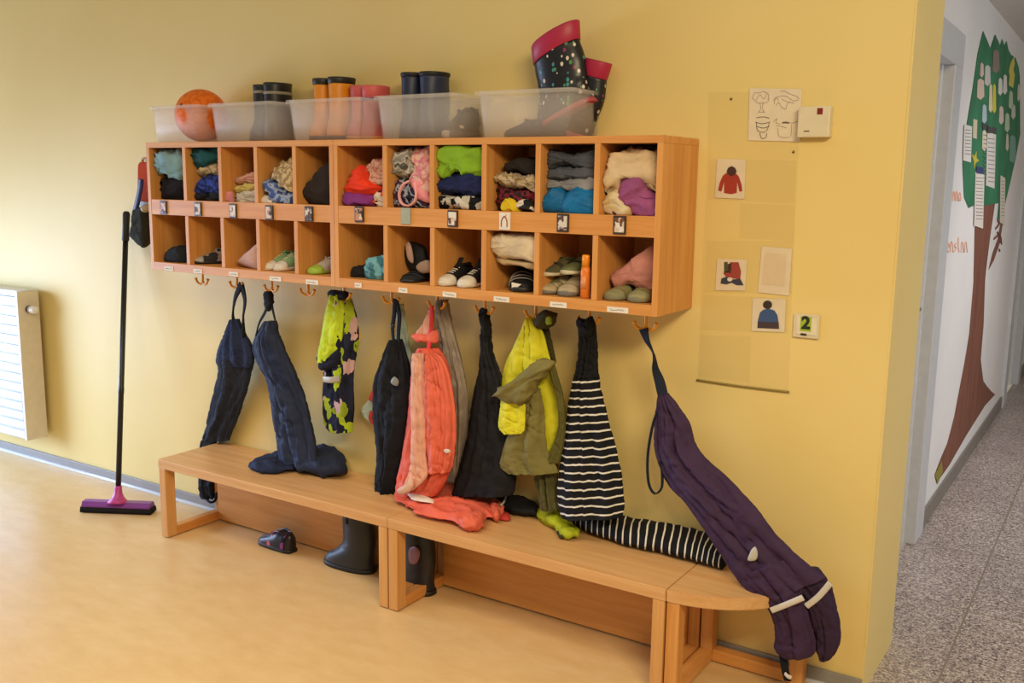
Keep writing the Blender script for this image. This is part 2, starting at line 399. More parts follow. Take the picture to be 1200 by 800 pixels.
# ------------------------------------------------------------------ cubby shelves
YF = -.2707; ZT, ZB = 1.6854, 1.152
def arr(bm_fn, *a): pass
HOOK = plain('e6a022', .35)
def hook_bm(x, y):
    b = BM(); z = ZB
    lathe(b, [(.004, z), (.016, z), (.016, z-.005), (.006, z-.009)], Matrix.Translation((x, y, 0)), 14)
    tube(b, [(x, y, z-.005), (x, y, z-.06)], .0055, 4)
    for s in (-1, 1):
        tube(b, [(x, y, z-.057), (x+s*.012, y-.002, z-.066), (x+s*.030, y-.004, z-.060), (x+s*.040, y-.005, z-.042)], lambda t: .0052+.0016*(t > .85), 14)
    return b
TAGD = plain('3a2a22', .4); PAPER = plain('ded9d0', .7)
def tag_mat(seed, cols): return blotch(cols, 55+seed*4, 'CONSTANT', .4, 2)
def cubby(label, x0, x1, divs, tags, labels, tilt):
    t = thing('cubby_shelf', label, 'shelf', ((x0+x1)/2, 0, ZB))
    T = .019
    b = BM(); box(b, (x0, YF, ZT-.022), (x1, -.002, ZT), .0015); part('top_board', b, WOODX, t, False)
    b = BM(); box(b, (x0+T, YF, ZB), (x1-T, -.002, ZB+.034), .0015); part('bottom_board', b, WOODX, t, False)
    for s, xa in ((0, x0), (1, x1-T)):
        b = BM(); box(b, (xa, YF, ZB), (xa+T, -.002, ZT-.022), .0015); part('side_panel', b, WOODZ, t, False)
    b = BM(); box(b, (x0+T, -.010, ZB), (x1-T, -.002, ZT-.022)); part('back_panel', b, WOODZ, t, False)
    b = BM(); box(b, (x0+T, YF+.018, 1.430), (x1-T, -.010, 1.449)); part('middle_board', b, WOODX, t, False)
    b = BM(); box(b, (x0+T, YF+.001, 1.387), (x1-T, YF+.018, 1.450), .001); part('front_rail', b, WOODX, t, False)
    for d in divs:
        b = BM(); box(b, (d-T/2, YF+.001, 1.450), (d+T/2, -.010, ZT-.022), .001); part('divider', b, WOODZ, t, False)
        b = BM(); box(b, (d-T/2, YF+.003, ZB+.034), (d+T/2, -.010, 1.430 if False else 1.387), .001); part('divider', b, WOODZ, t, False)
    for i, (px, py, kind) in enumerate(tags):
        c = PY(px, py, YF); w, h = .021, .028
        b = BM(); box(b, (c.x-w, YF-.004, c.z-h), (c.x+w, YF+.001, c.z+h), .001); 
        o = part('photo_tag', b, {'g': plain('9aa08f', .5), 'w': PAPER}.get(kind, TAGD), t, False)
        if kind == 'g': continue
        b = BM(); box(b, (c.x-w+.005, YF-.0055, c.z-h+.006), (c.x+w-.005, YF-.004, c.z+h-.006))
        part('photo', b, tag_mat(i, {'w': ('ded9d0', 'ded9d0', 'c9a48f')}.get(kind, [('4a4038', 'cdbfb4', 'b98a74'), ('cdc6bf', '9c8f96', '5a4a48'), ('c9b7a8', '6d4a3c', 'd8d2cc')][i % 3])), o, False)
        if kind == 'w':
            b = BM(); tube(b, [(c.x-.011, YF-.006, c.z-.018), (c.x-.010, YF-.006, c.z+.002), (c.x, YF-.006, c.z+.015), (c.x+.010, YF-.006, c.z+.002), (c.x+.011, YF-.006, c.z-.018)], .0018); part('arch_drawing', b, plain('8c3b32', .6), o)
    for px, py, wpx in labels:
        c = PY(px, py, YF); w = wpx*.5*(.0052 if px < 400 else .0036)
        b = BM(); box(b, (c.x-w, YF-.0022, c.z-.0085), (c.x+w, YF+.0005, c.z+.0085)); o = part('name_label', b, PAPER, t, False)
        b = BM(); rnd = random.Random(int(px)); x = c.x-w*.7; pts = []
        while x < c.x+w*.7: pts.append((x, YF-.0026, c.z+rnd.uniform(-.003, .003))); x += .004
        tube(b, pts, .0007, len(pts)*3, 5); part('handwriting', b, plain('6a6660', .7), o)
    edges = [x0+T] + list(divs) + [x1-T]
    for a, c in zip(edges, edges[1:]):
        part('coat_hook', hook_bm((a+c)/2+.012, -.118), HOOK, t)
    return t
LX0, LX1, RX0, RX1 = .3098, 1.3695, 1.3715, 2.6658
LD = [.548, .762, .966, 1.172]; RD = [1.612, 1.820, 2.034, 2.240, 2.450]
cubby('beech cubby shelf with five columns of cells, left unit', LX0, LX1, LD,
      [(192, 243, 0), (232.5, 245, 0), (273.5, 247, 0), (316, 249, 0), (362.5, 250.5, 0)],
      [(198, 314.5, 11), (232, 317.5, 10), (274, 321, 10), (323, 326.5, 12), (366, 330.5, 12)], 0)
cubby('beech cubby shelf with six columns of cells, right unit', RX0, RX1, RD,
      [(421.5, 251, 0), (476, 253, 'g'), (531, 256, 0), (592, 259, 'w'), (660, 261, 0), (726.5, 263.5, 0)],
      [(420, 334, 9), (472.5, 340, 11), (527, 345, 16), (588, 350.5, 17), (654.5, 357, 17), (724, 363, 20)], 0)

# ------------------------------------------------------------------ benches
YB = -.363; ST = .039
def post(x0, x1, y0, y1): b = BM(); box(b, (x0, y0, .004), (x1, y1, H-ST), .003); return b
def bench(label, x0, x1):
    t = thing('bench', label, 'bench', ((x0+x1)/2, (YB-.004)/2, 0), 'straight benches under the coat hooks')
    b = BM(); box(b, (x0+.001, YB, H-ST), (x1-.001, -.012, H), .003); part('seat_board', b, BTOP, t, False)
    for s, xa in ((0, x0+.003), (1, x1-.043)):
        part('leg', post(xa, xa+.04, YB+.002, YB+.052), BLEG, t, False)
        part('leg', post(xa, xa+.04, -.068, -.018), WOODZ, t, False)
        b = BM(); box(b, (xa, YB+.052, .004), (xa+.04, -.068, .044), .003); part('foot_rail', b, WOODY, t, False)
    b = BM(); box(b, (x0+.043, -.085, .008), (x1-.043, -.067, H-ST), .001); part('back_panel', b, WOODX, t, False)
    return t
X0, X1, X2 = .4115, 1.690, 2.771
bench('long beech bench, the one nearer the broom', X0, X1)
bench('beech bench between the long bench and the rounded corner end', X1, X2)
t = thing('corner_bench', 'quarter-round beech bench end beneath the purple trousers', 'bench', (X2+.18, -.18, 0))
b = BM(); rad = -YB-.012
pl = [(X2+.001, -.012)] + [(X2+.001+rad*math.cos(a), -.012-rad*math.sin(a)) for a in [k*math.pi/2/28 for k in range(29)]]
plate([Vector((x, y, H-ST)) for x, y in pl], (0, 0, ST), bm=b)
bmesh.ops.bevel(b, geom=[e for e in b.edges if abs(e.calc_face_angle(0)) > 1], offset=.003, segments=2, affect='EDGES')
part('seat_board', b, BTOP, t, False)
part('leg', post(X2+.003, X2+.043, YB+.004, YB+.054), WOODZ, t, False)
part('leg', post(X2+.003, X2+.043, -.068, -.018), WOODZ, t, False)
part('leg', post(X2+rad-.055, X2+rad-.012, -.062, -.018), WOODZ, t, False)
b = BM(); box(b, (X2+.003, YB+.054, .004), (X2+.043, -.068, .044), .003); part('foot_rail', b, WOODY, t, False)
b = BM(); box(b, (X2+.043, -.062, .004), (X2+rad-.055, -.022, .044), .003); part('foot_rail', b, WOODX, t, False)
#@@MORE@@
# ------------------------------------------------------------------ hanging clothes
YH = -.12       # the depth of the hooks
def clip_above(bm, zmin, x0=-9, x1=9):
    for v in bm.verts:
        if x0 < v.co.x < x1 and v.co.z < zmin: v.co.z = zmin + (zmin-v.co.z)*.02
    return bm
BT = H+.001

# navy dungarees squeezed beside the end of the long bench
NAVY1 = fabric('252a38'); NAVYB = fabric('232c4a'); BLK = fabric('15161b')
t = thing('dungarees', 'dark navy dungarees, leftmost of the hanging clothes, leg dropped behind bench end', 'trousers', PY(252, 515, -.06), 'clothes on the coat hooks')
b = cloth([(270, 374, 279, 374, -.1, .02), (264, 390, 287, 390, -.1, .035), (257, 404, 295, 406, -.095, .045), (253, 421, 297, 423, -.09, .045), (256, 436, 294, 436, -.085, .045),
           (251, 460, 289, 460, -.075, .04), (244, 488, 279, 488, -.06, .035), (237, 513, 270, 510, -.05, .028), (236, 519, 268.5, 516, -.05, .022)], 3, fold=.013)
clip_above(b, BT, X0-.004); part('trouser_leg', b, NAVY1, t, label='charcoal trouser leg')
b = cloth([(237, 515, 252, 515, -.055, .025), (235, 535, 254, 535, -.06, .03), (234, 561, 257, 561, -.06, .035), (235, 575, 257, 575, -.06, .033), (238, 584, 255, 584, -.06, .02)], 4, fold=.01)
for v in b.verts: v.co.x = min(v.co.x, X0-.004)
part('trouser_leg', b, NAVY1, t)
b = cloth([(271, 374, 279, 374, -.12, .02), (264, 392, 286, 391, -.12, .03), (257, 405, 294, 407, -.12, .035), (254, 419, 296, 423, -.115, .03), (258, 428, 293, 431, -.11, .012)], 9, fold=.01)
part('bib', b, NAVYB, t, label='dark blue bib of the dungarees')
for (pts) in ([(283, 333), (276, 348), (273, 366), (274, 378)], [(283, 334), (287, 352), (285, 372), (286, 394)]):
    b = BM(); ribbon(b, [PY(x, y, -.124) for x, y in pts], .034, .009, side=(1, 0, 0), twist=1.2); part('strap', b, BLK, t)
b = BM(); tube(b, [PY(240, 582, -.07), PY(246, 588, -.09), PY(252, 586, -.08), PY(254, 577, -.07)], .006); part('stirrup', b, BLK, t)

# navy rain trousers, legs lying on the bench
NAVY2 = fabric('222a44', .7)
t = thing('rain_trousers', 'navy blue rain trousers on the second hook, legs lying in a heap on the bench', 'trousers', PZ(350, 540, H), 'clothes on the coat hooks')
b = cloth([(311, 376, 324, 376, -.11, .02), (302, 390, 327, 390, -.11, .035), (297.6, 407, 333, 407, -.11, .04), (303, 425, 341, 425, -.11, .045), (311.6, 442, 348, 442, -.11, .045),
           (316, 460, 355, 460, -.115, .045), (319, 477, 360, 477, -.12, .045), (321, 495, 364, 495, -.125, .045), (323, 512, 368, 512, -.13, .045), (325, 530, 371, 530, -.14, .045), (329, 543, 372, 543, -.15, .04)], 11, fold=.014, fu=2.6)
clip_above(b, BT); part('body', b, NAVY2, t)
b = lump([(352, 520), (366, 513), (384, 516), (400, 527), (405, 540), (402, 551), (380, 552), (358, 549), (345, 545), (344, 530)], 'z', H+.035, .042, 5, .013, 15, back=.035); clip_above(b, BT); part('trouser_leg', b, NAVY2, t)
b = lump([(291, 546), (300, 538), (318, 533), (332, 529), (345, 530), (352, 540), (346, 548), (325, 551), (305, 551)], 'z', H+.018, .02, 6, .008, 18, back=.018); clip_above(b, BT); part('trouser_leg', b, NAVYB, t)
for pts in ([(314, 343), (312, 362), (304, 378), (300, 392)], [(316, 343), (319, 360), (323, 378), (325, 388)]):
    b = BM(); ribbon(b, [PY(x, y, -.122) for x, y in pts], .018, .006, side=(1, 0, 0), twist=.8); part('strap', b, BLK, t)
b = lump([(310, 343), (317, 341), (320, 352), (317, 364), (311, 362)], 'y', -.12, .014, 2, .004, 30, n=30, rings=7); part('strap_knot', b, BLK, t)

# bright patterned jacket
CAMO = patches(['171a2c', '1d2136', 'aabf2e', '15182a', '20233a', 'c4a2a6', '191c30', '8ea32a', '14172a', '9fb42e', '232640'], 30, stretch=(1, 1, .6))
LIME = fabric('b9d02c', .7)
t = thing('rain_jacket', 'lime sleeved child jacket with dark blue, lime and pink patterned body', 'jacket', PY(398, 505, -.1), 'clothes on the coat hooks')
b = cloth(rows_h([(343, 389, 407), (353, 387, 413), (370, 383, 419), (389, 380, 421), (407, 378, 419.5), (424, 378, 416), (440, 379, 415.5), (457, 378.5, 416), (483, 377.6, 417), (497, 379, 416), (506, 386, 415)], -.1, -.085, .03, .035), 21, fold=.015, fu=2.4)
part('body', b, CAMO, t, label='dark blue, lime and pink patterned body')
b = cloth(rows_h([(345, 386, 400), (357, 383, 403), (370, 380, 404), (388, 377, 402), (406, 373.5, 399), (419, 371.5, 392), (424, 373, 386)], -.125, -.13, .014, .02), 22, fold=.012, fu=2)
part('sleeve', b, LIME, t, label='lime sleeve')
b = lump([(372, 417), (382, 424), (392, 416), (398, 408), (400, 420), (392, 430), (380, 433), (374, 430)], 'y', -.125, .028, 7, .005, 30, n=40, rings=8); part('cuff', b, fabric('1b2036'), t)
b = BM(); ribbon(b, [PY(379, 444, -.125), PY(388, 445, -.135), PY(398, 443.5, -.13)], .026, .006, side=(0, 0, 1)); part('reflective_band', b, plain('a89c8e', .4), t, label='grey reflective band')
b = lump([(387, 341), (407, 342), (408, 350), (397, 353), (388, 350)], 'y', -.118, .018, 3, .004, 40, n=30, rings=7); part('collar', b, BLK, t)
b = BM(); ribbon(b, [PY(419, 385, -.09), PY(421.5, 392, -.09), PY(419.5, 404, -.09), PY(417, 412, -.09)], .012, .005, side=(1, 0, 0)); part('edge_piping', b, fabric('d6b04c'), t)

# thin pale jacket hidden behind the black suit
t = thing('pale_rain_cape', 'pale teal thin rain cape with red edge, mostly behind the black dungarees', 'jacket', PY(450, 480, -.05), 'clothes on the coat hooks')
b = cloth(rows_h([(356, 464, 473), (390, 464, 478), (420, 456, 482), (450, 444, 484), (466, 434, 482), (478, 424, 478), (487, 426, 470), (497, 437, 462)], -.06, -.045, .012, .018), 27, fold=.008)
part('body', b, fabric('a9bdb4', .5), t)
b = BM(); ribbon(b, [PY(443, 453, -.07), PY(437, 463, -.075), PY(435, 470, -.075)], .03, .006, side=(1, 0, .4)); part('red_trim', b, fabric('b8413c'), t, label='red trim')
b = BM(); ribbon(b, [PY(436, 482, -.07), PY(434, 490, -.072), PY(438, 496, -.07)], .02, .005, side=(1, 0, .4)); part('red_trim', b, fabric('b8413c'), t)

# black dungarees
BLK2 = fabric('12141d', .8)
t = thing('dungarees', 'black dungarees with small grey badge, left of the coral rain suit', 'trousers', PY(460, 580, -.14), 'clothes on the coat hooks')
b = cloth([(457, 398, 470, 398, -.115, .022), (449, 420, 476, 420, -.12, .035), (441, 440, 480, 440, -.125, .045), (439, 460, 483, 460, -.13, .05), (438.4, 480, 484, 480, -.13, .05), (440, 503, 482, 503, -.13, .05), (442, 525, 478, 525, -.13, .047), (443, 545, 475, 545, -.13, .045), (442, 566, 469, 566, -.135, .04), (444, 579, 466, 579, -.135, .03), (450, 584, 461, 584, -.135, .02)], 31, fold=.014)
part('body', b, BLK2, t)
for pts in ([(463, 350), (462, 368), (460, 385), (462, 405)], [(464, 351), (468, 370), (467, 390), (467, 412)]):
    b = BM(); ribbon(b, [PY(x, y, -.126) for x, y in pts], .022, .007, side=(1, 0, 0), twist=.5); part('strap', b, BLK, t)
b = lump([(458, 380), (461, 379), (462, 384), (459, 386)], 'y', -.128, .008, 3, 0, n=20, rings=5); part('strap_slider', b, plain('22232a', .3), t)
b = lump([(458, 447), (462, 441), (467, 446), (466, 452), (461, 451)], 'y', -.178, .006, 3, .001, n=24, rings=5); part('badge', b, plain('7b7d78', .5), t, label='small grey badge')

# silver grey jacket
SILV = fabric('8f8377', .45, 60, .18, .5)
t = thing('grey_jacket', 'long silver grey jacket hanging behind the coral rain suit', 'jacket', PY(535, 540, -.07), 'clothes on the coat hooks')
b = cloth(rows_h([(351, 513, 524), (370, 513, 528), (390, 515, 533), (420, 517, 541), (450, 520, 547), (480, 523, 549), (510, 526, 548), (540, 530, 545), (562, 535, 543)], -.1, -.075, .022, .03), 41, fold=.013)
part('body', b, SILV, t)
b = cloth(rows_h([(352, 511, 517), (368, 510, 517), (386, 512, 519), (400, 513, 520)], -.125, -.11, .01, .014), 43, fold=.006); part('sleeve', b, fabric('6f6a72', .5), t, label='darker grey sleeve')

# coral rain suit with pale pink panel
CORAL = fabric('d9604b', .6, 60, .12); PINK = fabric('d9a28e', .6, 60, .1); CORAL2 = fabric('dd6a54', .6, 60, .1); WHITEF = fabric('d8cdc6', .6)
t = thing('rain_suit', 'coral rain suit with pale pink panel, legs spread over the joint of the benches', 'rain suit', PZ(510, 590, H), 'clothes on the coat hooks')
b = cloth(rows_h([(408, 490, 513), (420, 485, 521), (435, 484, 526), (455, 482, 529), (480, 479, 532), (505, 476, 532), (528, 472, 531), (548, 468, 528), (565, 464, 522), (580, 464, 512)], -.13, -.17, .035, .05), 51, fold=.016)
clip_above(b, BT); part('body', b, CORAL, t)
b = cloth(rows_h([(414, 483, 497), (430, 482, 498), (450, 482, 498), (480, 482, 499), (510, 482.5, 499.5), (535, 482, 500), (552, 480, 502), (563, 476, 498), (574, 472, 486)], -.185, -.225, .018, .02), 52, fold=.008)
clip_above(b, BT); part('front_panel', b, PINK, t, label='pale pink front panel')
b = cloth(rows_h([(413, 503, 510), (420, 499, 518), (436, 498, 525), (455, 498, 529), (485, 498, 533), (520, 499, 533), (542, 499, 531), (553, 500, 527)], -.19, -.2, .025, .035), 53, fold=.013, fu=2.2)
part('sleeve', b, CORAL2, t, label='coral red sleeve')
b = BM(); ribbon(b, [PY(506, 358, -.124), PY(506, 372, -.126), PY(504.5, 390, -.13), PY(502, 410, -.14), PY(499, 425, -.17)], .017, .008, side=(1, 0, 0)); part('strap', b, fabric('d33b44'), t, label='red strap')
b = lump([(505, 362), (500, 375), (492, 386), (486, 393), (495, 396), (507, 391), (508, 375)], 'y', -.115, .02, 5, .005, 28, n=40, rings=8); part('hood', b, PINK, t, label='pale pink hood')
b = lump([(483, 394), (490, 391), (502, 392), (512, 386), (515, 396), (512, 403), (500, 401), (490, 400)], 'y', -.125, .018, 5, .005, 28, n=40, rings=8); part('hood_edge', b, CORAL2, t)
b = lump([(462, 580), (470, 572), (486, 572), (500, 568), (514, 562), (530, 570), (542, 578), (556, 583), (574, 588), (584, 591), (588, 598), (582, 606), (572, 606), (563, 610), (566, 616), (550, 617), (538, 616), (526, 610), (512, 607), (498, 605), (487, 600), (476, 593), (463, 586)], 'z', H+.02, .03, 8, .011, 14, n=110, rings=18, back=.02, power=2); clip_above(b, BT); part('trouser_leg', b, fabric('db6552', .6, 60, .1), t)
for poly in ([(540, 607), (556, 604), (567, 607), (569, 613), (556, 618), (540, 616)], [(576, 589), (588, 592), (590, 600), (582, 606), (574, 600)]):
    b = lump(poly, 'z', H+.024, .024, 9, .007, 40, n=40, rings=8, back=.022); clip_above(b, BT); part('cuff', b, CORAL2, t)
b = lump([(590, 600), (598, 604), (596, 609), (586, 608), (580, 606)], 'z', H+.008, .008, 10, .003, 40, n=30, rings=6, back=.007); clip_above(b, BT); part('drawcord', b, fabric('c0403a'), t)
b = lump([(478, 579), (490, 576), (499, 580), (509, 589), (494, 588), (484, 585)], 'z', H+.042, .006, 3, .003, 30, n=40, rings=6, back=.004); part('reflective_patch', b, WHITEF, t, label='white reflective patch')
b = lump([(520, 527), (525, 526), (528, 529), (523, 531)], 'y', -.236, .003, 3, 0, n=20, rings=4); part('badge', b, plain('cfc8c0', .5), t)
b = lump([(466, 574), (476, 568), (482, 560), (484, 570), (478, 577), (470, 578)], 'y', -.245, .012, 3, .003, 30, n=40, rings=6); clip_above(b, BT); part('hem', b, fabric('d9b3a0', .6), t)

# black rain trousers with one leg lying on the bench
BLK3 = fabric('17181f', .75)
t = thing('rain_trousers', 'black rain trousers between coral suit and yellow jacket, cuff lying on bench', 'trousers', PZ(575, 582, H), 'clothes on the coat hooks')
b = cloth(rows_h([(392, 563, 575), (412, 563, 577), (431, 560.6, 584), (449, 558, 590), (467, 555, 592), (485, 552, 594), (505, 549, 597), (525, 545, 600), (545, 540, 602), (565, 533, 603), (580, 530, 600)], -.11, -.13, .02, .05), 61, fold=.014)
clip_above(b, BT); part('body', b, BLK3, t)
b = BM(); ribbon(b, [PY(567, 362, -.124), PY(567, 372, -.124), PY(570, 388, -.12), PY(570, 405, -.118)], .03, .014, side=(1, 0, 0), twist=2.5); part('strap', b, BLK, t)
b = lump([(562, 362), (568, 360), (573, 370), (575, 380), (574, 395), (565, 396), (564, 380)], 'y', -.12, .016, 4, .004, 30, n=36, rings=7); part('strap_knot', b, BLK, t)
b = lump([(588, 590), (590, 580), (605, 578), (624, 584), (630, 590), (629, 600), (624, 602), (600, 598)], 'z', H+.024, .026, 5, .005, 20, n=50, rings=10, back=.024); clip_above(b, BT); part('trouser_leg', b, BLK3, t)
b = BM(); tube(b, [PZ(587, 592, H+.05), PZ(591, 587, H+.055), PZ(593, 580, H+.05)], .004, 10); part('drawcord', b, plain('b9b9b4', .4), t, label='pale drawcord')

# yellow and olive rain jacket
YEL = fabric('cecb2a', .65, 60, .1); OLV = fabric('77703f', .75, 60, .12); OLD = fabric('3c3a1c', .8)
t = thing('rain_jacket', 'bright yellow and olive rain jacket with rolled olive brim', 'jacket', PZ(655, 610, H), 'clothes on the coat hooks')
b = cloth(rows_h([(455, 604, 634), (475, 611, 637), (490, 606, 638), (507, 597, 639), (528, 590, 641), (545, 587, 650), (554, 596, 653)], -.165, -.15, .02, .03), 71, fold=.012, fu=2)
part('body', b, OLV, t, label='olive lower body')
b = cloth(rows_h([(372, 617, 626), (388, 610, 634), (406, 602, 640), (425, 594, 645), (444, 590, 650), (465, 589, 656), (485, 589, 659), (505, 592, 658), (525, 604, 653), (538, 622, 647)], -.125, -.115, .02, .035), 72, fold=.016, fu=2.2)
part('yoke', b, YEL, t, label='bright yellow upper part')
b = cloth([(638, 425, 649, 422, -.16, .012), (645, 440, 655, 446, -.155, .016), (652, 465, 661, 468, -.15, .016), (655, 495, 663, 497, -.145, .016), (648, 520, 661, 520, -.145, .016), (640, 540, 656, 542, -.145, .016)], 75, fold=.006); part('sleeve', b, fabric('5d5a2e'), t)
b = cloth(rows_h([(468, 587, 616), (480, 586, 616), (495, 584, 615.5), (503, 585, 615), (508, 590, 611)], -.185, -.19, .014, .016), 74, fold=.008, fu=2); part('sleeve', b, YEL, t, label='bright yellow sleeve end')
b = lump([(578, 462), (590, 452), (603, 444), (616, 436), (629, 424), (641, 419), (652, 423), (646, 436), (634, 447), (627, 458), (621, 470), (610, 474), (596, 474), (586, 470)], 'y', -.195, .035, 12, .009, 20, n=80, rings=12); part('brim', b, OLV, t, label='olive rolled brim')
b = BM(); ribbon(b, [PY(598, 504, -.155), PY(616, 503, -.163), PY(636, 501, -.158)], .014, .005, side=(0, 0, 1)); part('reflective_band', b, plain('a8a48c', .4), t)
b = lump([(627, 374), (632, 364), (643, 361), (651, 367), (650, 378), (640, 384), (630, 382)], 'y', -.13, .03, 13, .006, 22, n=50, rings=9); part('hood', b, OLD, t, label='dark olive hood')
b = lump([(640, 372), (646, 371), (646, 379), (641, 380)], 'y', -.15, .01, 13, .003, 28, n=24, rings=5); part('hood_lining', b, fabric('8a9a2a'), t)
b = cloth(rows_h([(380, 634, 642), (400, 637, 647), (425, 642, 652)], -.09, -.08, .012, .014), 77, fold=.005); part('hood_strap', b, OLD, t)
b = cloth(rows_h([(545, 622, 654), (565, 628, 653), (585, 633, 654), (597, 634, 656)], -.1, -.12, .03, .03), 78, fold=.01); clip_above(b, BT); part('trouser_leg', b, fabric('555231'), t)
b = lump([(629, 602), (632, 597), (646, 594), (655, 596), (661, 606), (672, 614), (682, 622), (676, 627), (662, 627), (652, 620), (640, 613)], 'z', H+.02, .024, 14, .01, 24, n=70, rings=10, back=.02); clip_above(b, BT); part('sleeve', b, fabric('a9b423', .65), t, label='lime yellow sleeve lying on the bench')
b = lump([(652, 622), (664, 622), (674, 626), (664, 630), (656, 629)], 'z', H+.012, .012, 15, .003, 30, n=30, rings=6, back=.011); clip_above(b, BT); part('cuff', b, OLD, t)

# striped trousers
STR = stripes()
t = thing('striped_trousers', 'black and white striped trousers, one leg stretched out along the bench', 'trousers', PZ(690, 600, H), 'clothes on the coat hooks')
b = cloth(rows_h([(438, 674, 701), (455, 670, 703), (474, 666.5, 708), (495, 662.5, 713), (515, 659, 719), (536, 656.5, 724), (556, 654.5, 728), (581, 653, 731), (598, 655, 730.5), (606, 659, 728)], -.105, -.15, .025, .055), 81, fold=.01)
clip_above(b, BT); part('body', b, STR, t)
def lying(pairs, seed, hgt, amp=.006, n=70, m=40, base=H):
    """a trouser leg lying on a level surface; pairs of (upper, lower) silhouette points"""
    s = crom([tuple(a)+tuple(c)+(h,) for a, c, h in pairs], n); rings = []; uv = []; L = 0; prev = None; b = BM()
    for i, (ax, ay, bx, by, h) in enumerate(s):
        P0 = PZ(bx, by, base+.3*h*hgt); Q = PZ(ax, ay, base+1.35*h*hgt)
        c = (P0+Q)/2; c.z = base+h*hgt; w = (Q-P0); w.z = 0; wr = w.length/2; w.normalize()
        if prev is not None: L += (c-prev).length
        prev = c; uv.append(L); ring = []
        for k in range(m):
            q = k*math.tau/m; cq, sq = math.cos(q), math.sin(q)
            f = 1-2.5*abs(ns(L*14+seed, cq*1.3, sq*1.3))
            ring.append(c + w*(wr*cq) + Vector((0, 0, 1))*(h*hgt*sq) + (w*cq+Vector((0, 0, sq)))*(amp*f))
        rings.append(ring)
    grid_rings(b, rings, uv=uv); clip_above(b, base+.001)
    for v in b.verts:
        if v.co.y > -.010: v.co.y = -.010 + (v.co.y+.010)*.03
    return b
b = lying([((660, 590), (659, 604), .9), ((690, 592), (684, 623), 1), ((731, 606), (725, 638), 1), ((760, 609), (752, 645), 1), ((783, 610), (775, 650), 1), ((816, 615), (806, 658), 1), ((840, 629), (826, 663), .95), ((853, 650), (845, 667), .7)], 5, .034)
part('trouser_leg', b, STR, t)
b = cloth(rows_h([(374, 678, 695), (391, 679, 699), (412, 679, 700), (430, 677, 700), (441, 675, 700.5)], -.122, -.11, .016, .026), 83, fold=.012, fu=4); part('braces', b, BLK, t, label='black gathered braces')
b = lump([(676, 378), (679, 371), (687, 376), (693, 370), (697, 377), (694, 392), (680, 394)], 'y', -.13, .018, 6, .006, 34, n=40, rings=8); part('strap_loop', b, BLK, t)

# purple trousers
PUR = fabric('3b2746', .7, 60, .14); PURD = fabric('33223e', .7, 60, .14); NVS = fabric('1c2436')
t = thing('rain_trousers', 'long purple rain trousers slanting down over the rounded bench end', 'trousers', PZ(905, 700, H), 'clothes on the coat hooks')
b = cloth([(771, 462, 783, 461, -.122, .018), (768, 500, 806, 493, -.13, .03), (769, 532, 820, 528, -.14, .04), (784, 566, 851, 558, -.16, .045), (809, 596, 884, 592, -.185, .045), (842, 646, 916, 632, -.2, .045), (866, 682, 948, 662, -.2, .045), (890, 702, 966, 677, -.195, .045)], 91, nrow=90, fold=.017, fu=2.1)
part('body', b, PUR, t)
b = cloth([(862, 674, 920, 655, -.215, .03), (880, 696, 936, 676, -.215, .033), (901, 713, 942, 698, -.21, .033), (909, 738, 950, 728, -.2, .033), (908, 758, 957, 756, -.195, .035), (916, 768, 952, 768, -.195, .025), (922, 770, 944, 770, -.195, .012)], 92, nrow=60, fold=.009, fu=2); part('trouser_leg', b, PUR, t)
b = cloth([(912, 668, 960, 664, -.185, .03), (932, 692, 971, 679, -.18, .034), (945, 712, 977, 692, -.175, .035), (952, 735, 985, 727, -.17, .035), (955, 757, 984, 755, -.165, .033), (958, 768, 975, 770, -.165, .022), (960, 774, 968, 775, -.165, .01)], 93, nrow=60, fold=.009, fu=2); part('trouser_leg', b, PURD, t)
for pts, y in (([(904, 715), (922, 708), (941, 700)], -.252), ([(945, 710), (959, 699), (973, 683)], -.22)):
    b = BM(); ribbon(b, [PY(px, py, y) for px, py in pts], .018, .008, side=(.5, 0, 1)); part('reflective_band', b, plain('c9c4be', .4), t, label='pale grey reflective band')
b = BM(); ribbon(b, [PY(754, 385, -.124), PY(758, 398, -.124), PY(766, 415, -.124), PY(768, 432, -.124), PY(773, 447, -.124), PY(777, 464, -.13)], .034, .007, side=(1, 0, .2), twist=3.0); part('strap', b, NVS, t, label='dark blue twisted strap')
b = BM(); ribbon(b, [PY(770, 482, -.16), PY(764, 502, -.165), PY(759, 535, -.165), PY(760, 565, -.165), PY(767, 578, -.165), (PY(775, 572, -.165)), PY(776, 556, -.16), PY(774, 540, -.155)], .012, .005, side=(.3, 1, 0), n=60); part('strap', b, NVS, t, label='dark blue looped strap')
b = lump([(876, 656), (880, 644), (885, 640), (888, 647), (886, 656)], 'y', -.252, .008, 3, .001, n=30, rings=5); part('zip_pull', b, plain('b9b6b0', .4), t, label='pale zip flap')
b = BM(); ribbon(b, [PY(917, 764, -.19), PY(919, 778, -.195), PY(921, 789, -.195), PY(923, 797, -.19)], .024, .008, side=(1, 0, 0)); part('stirrup', b, BLK, t)
b = BM(); ribbon(b, [PY(920, 789, -.2), PY(923, 792, -.205), PY(927, 794, -.2)], .012, .006, side=(0, 0, 1)); part('stirrup_tip', b, WHITEF, t)
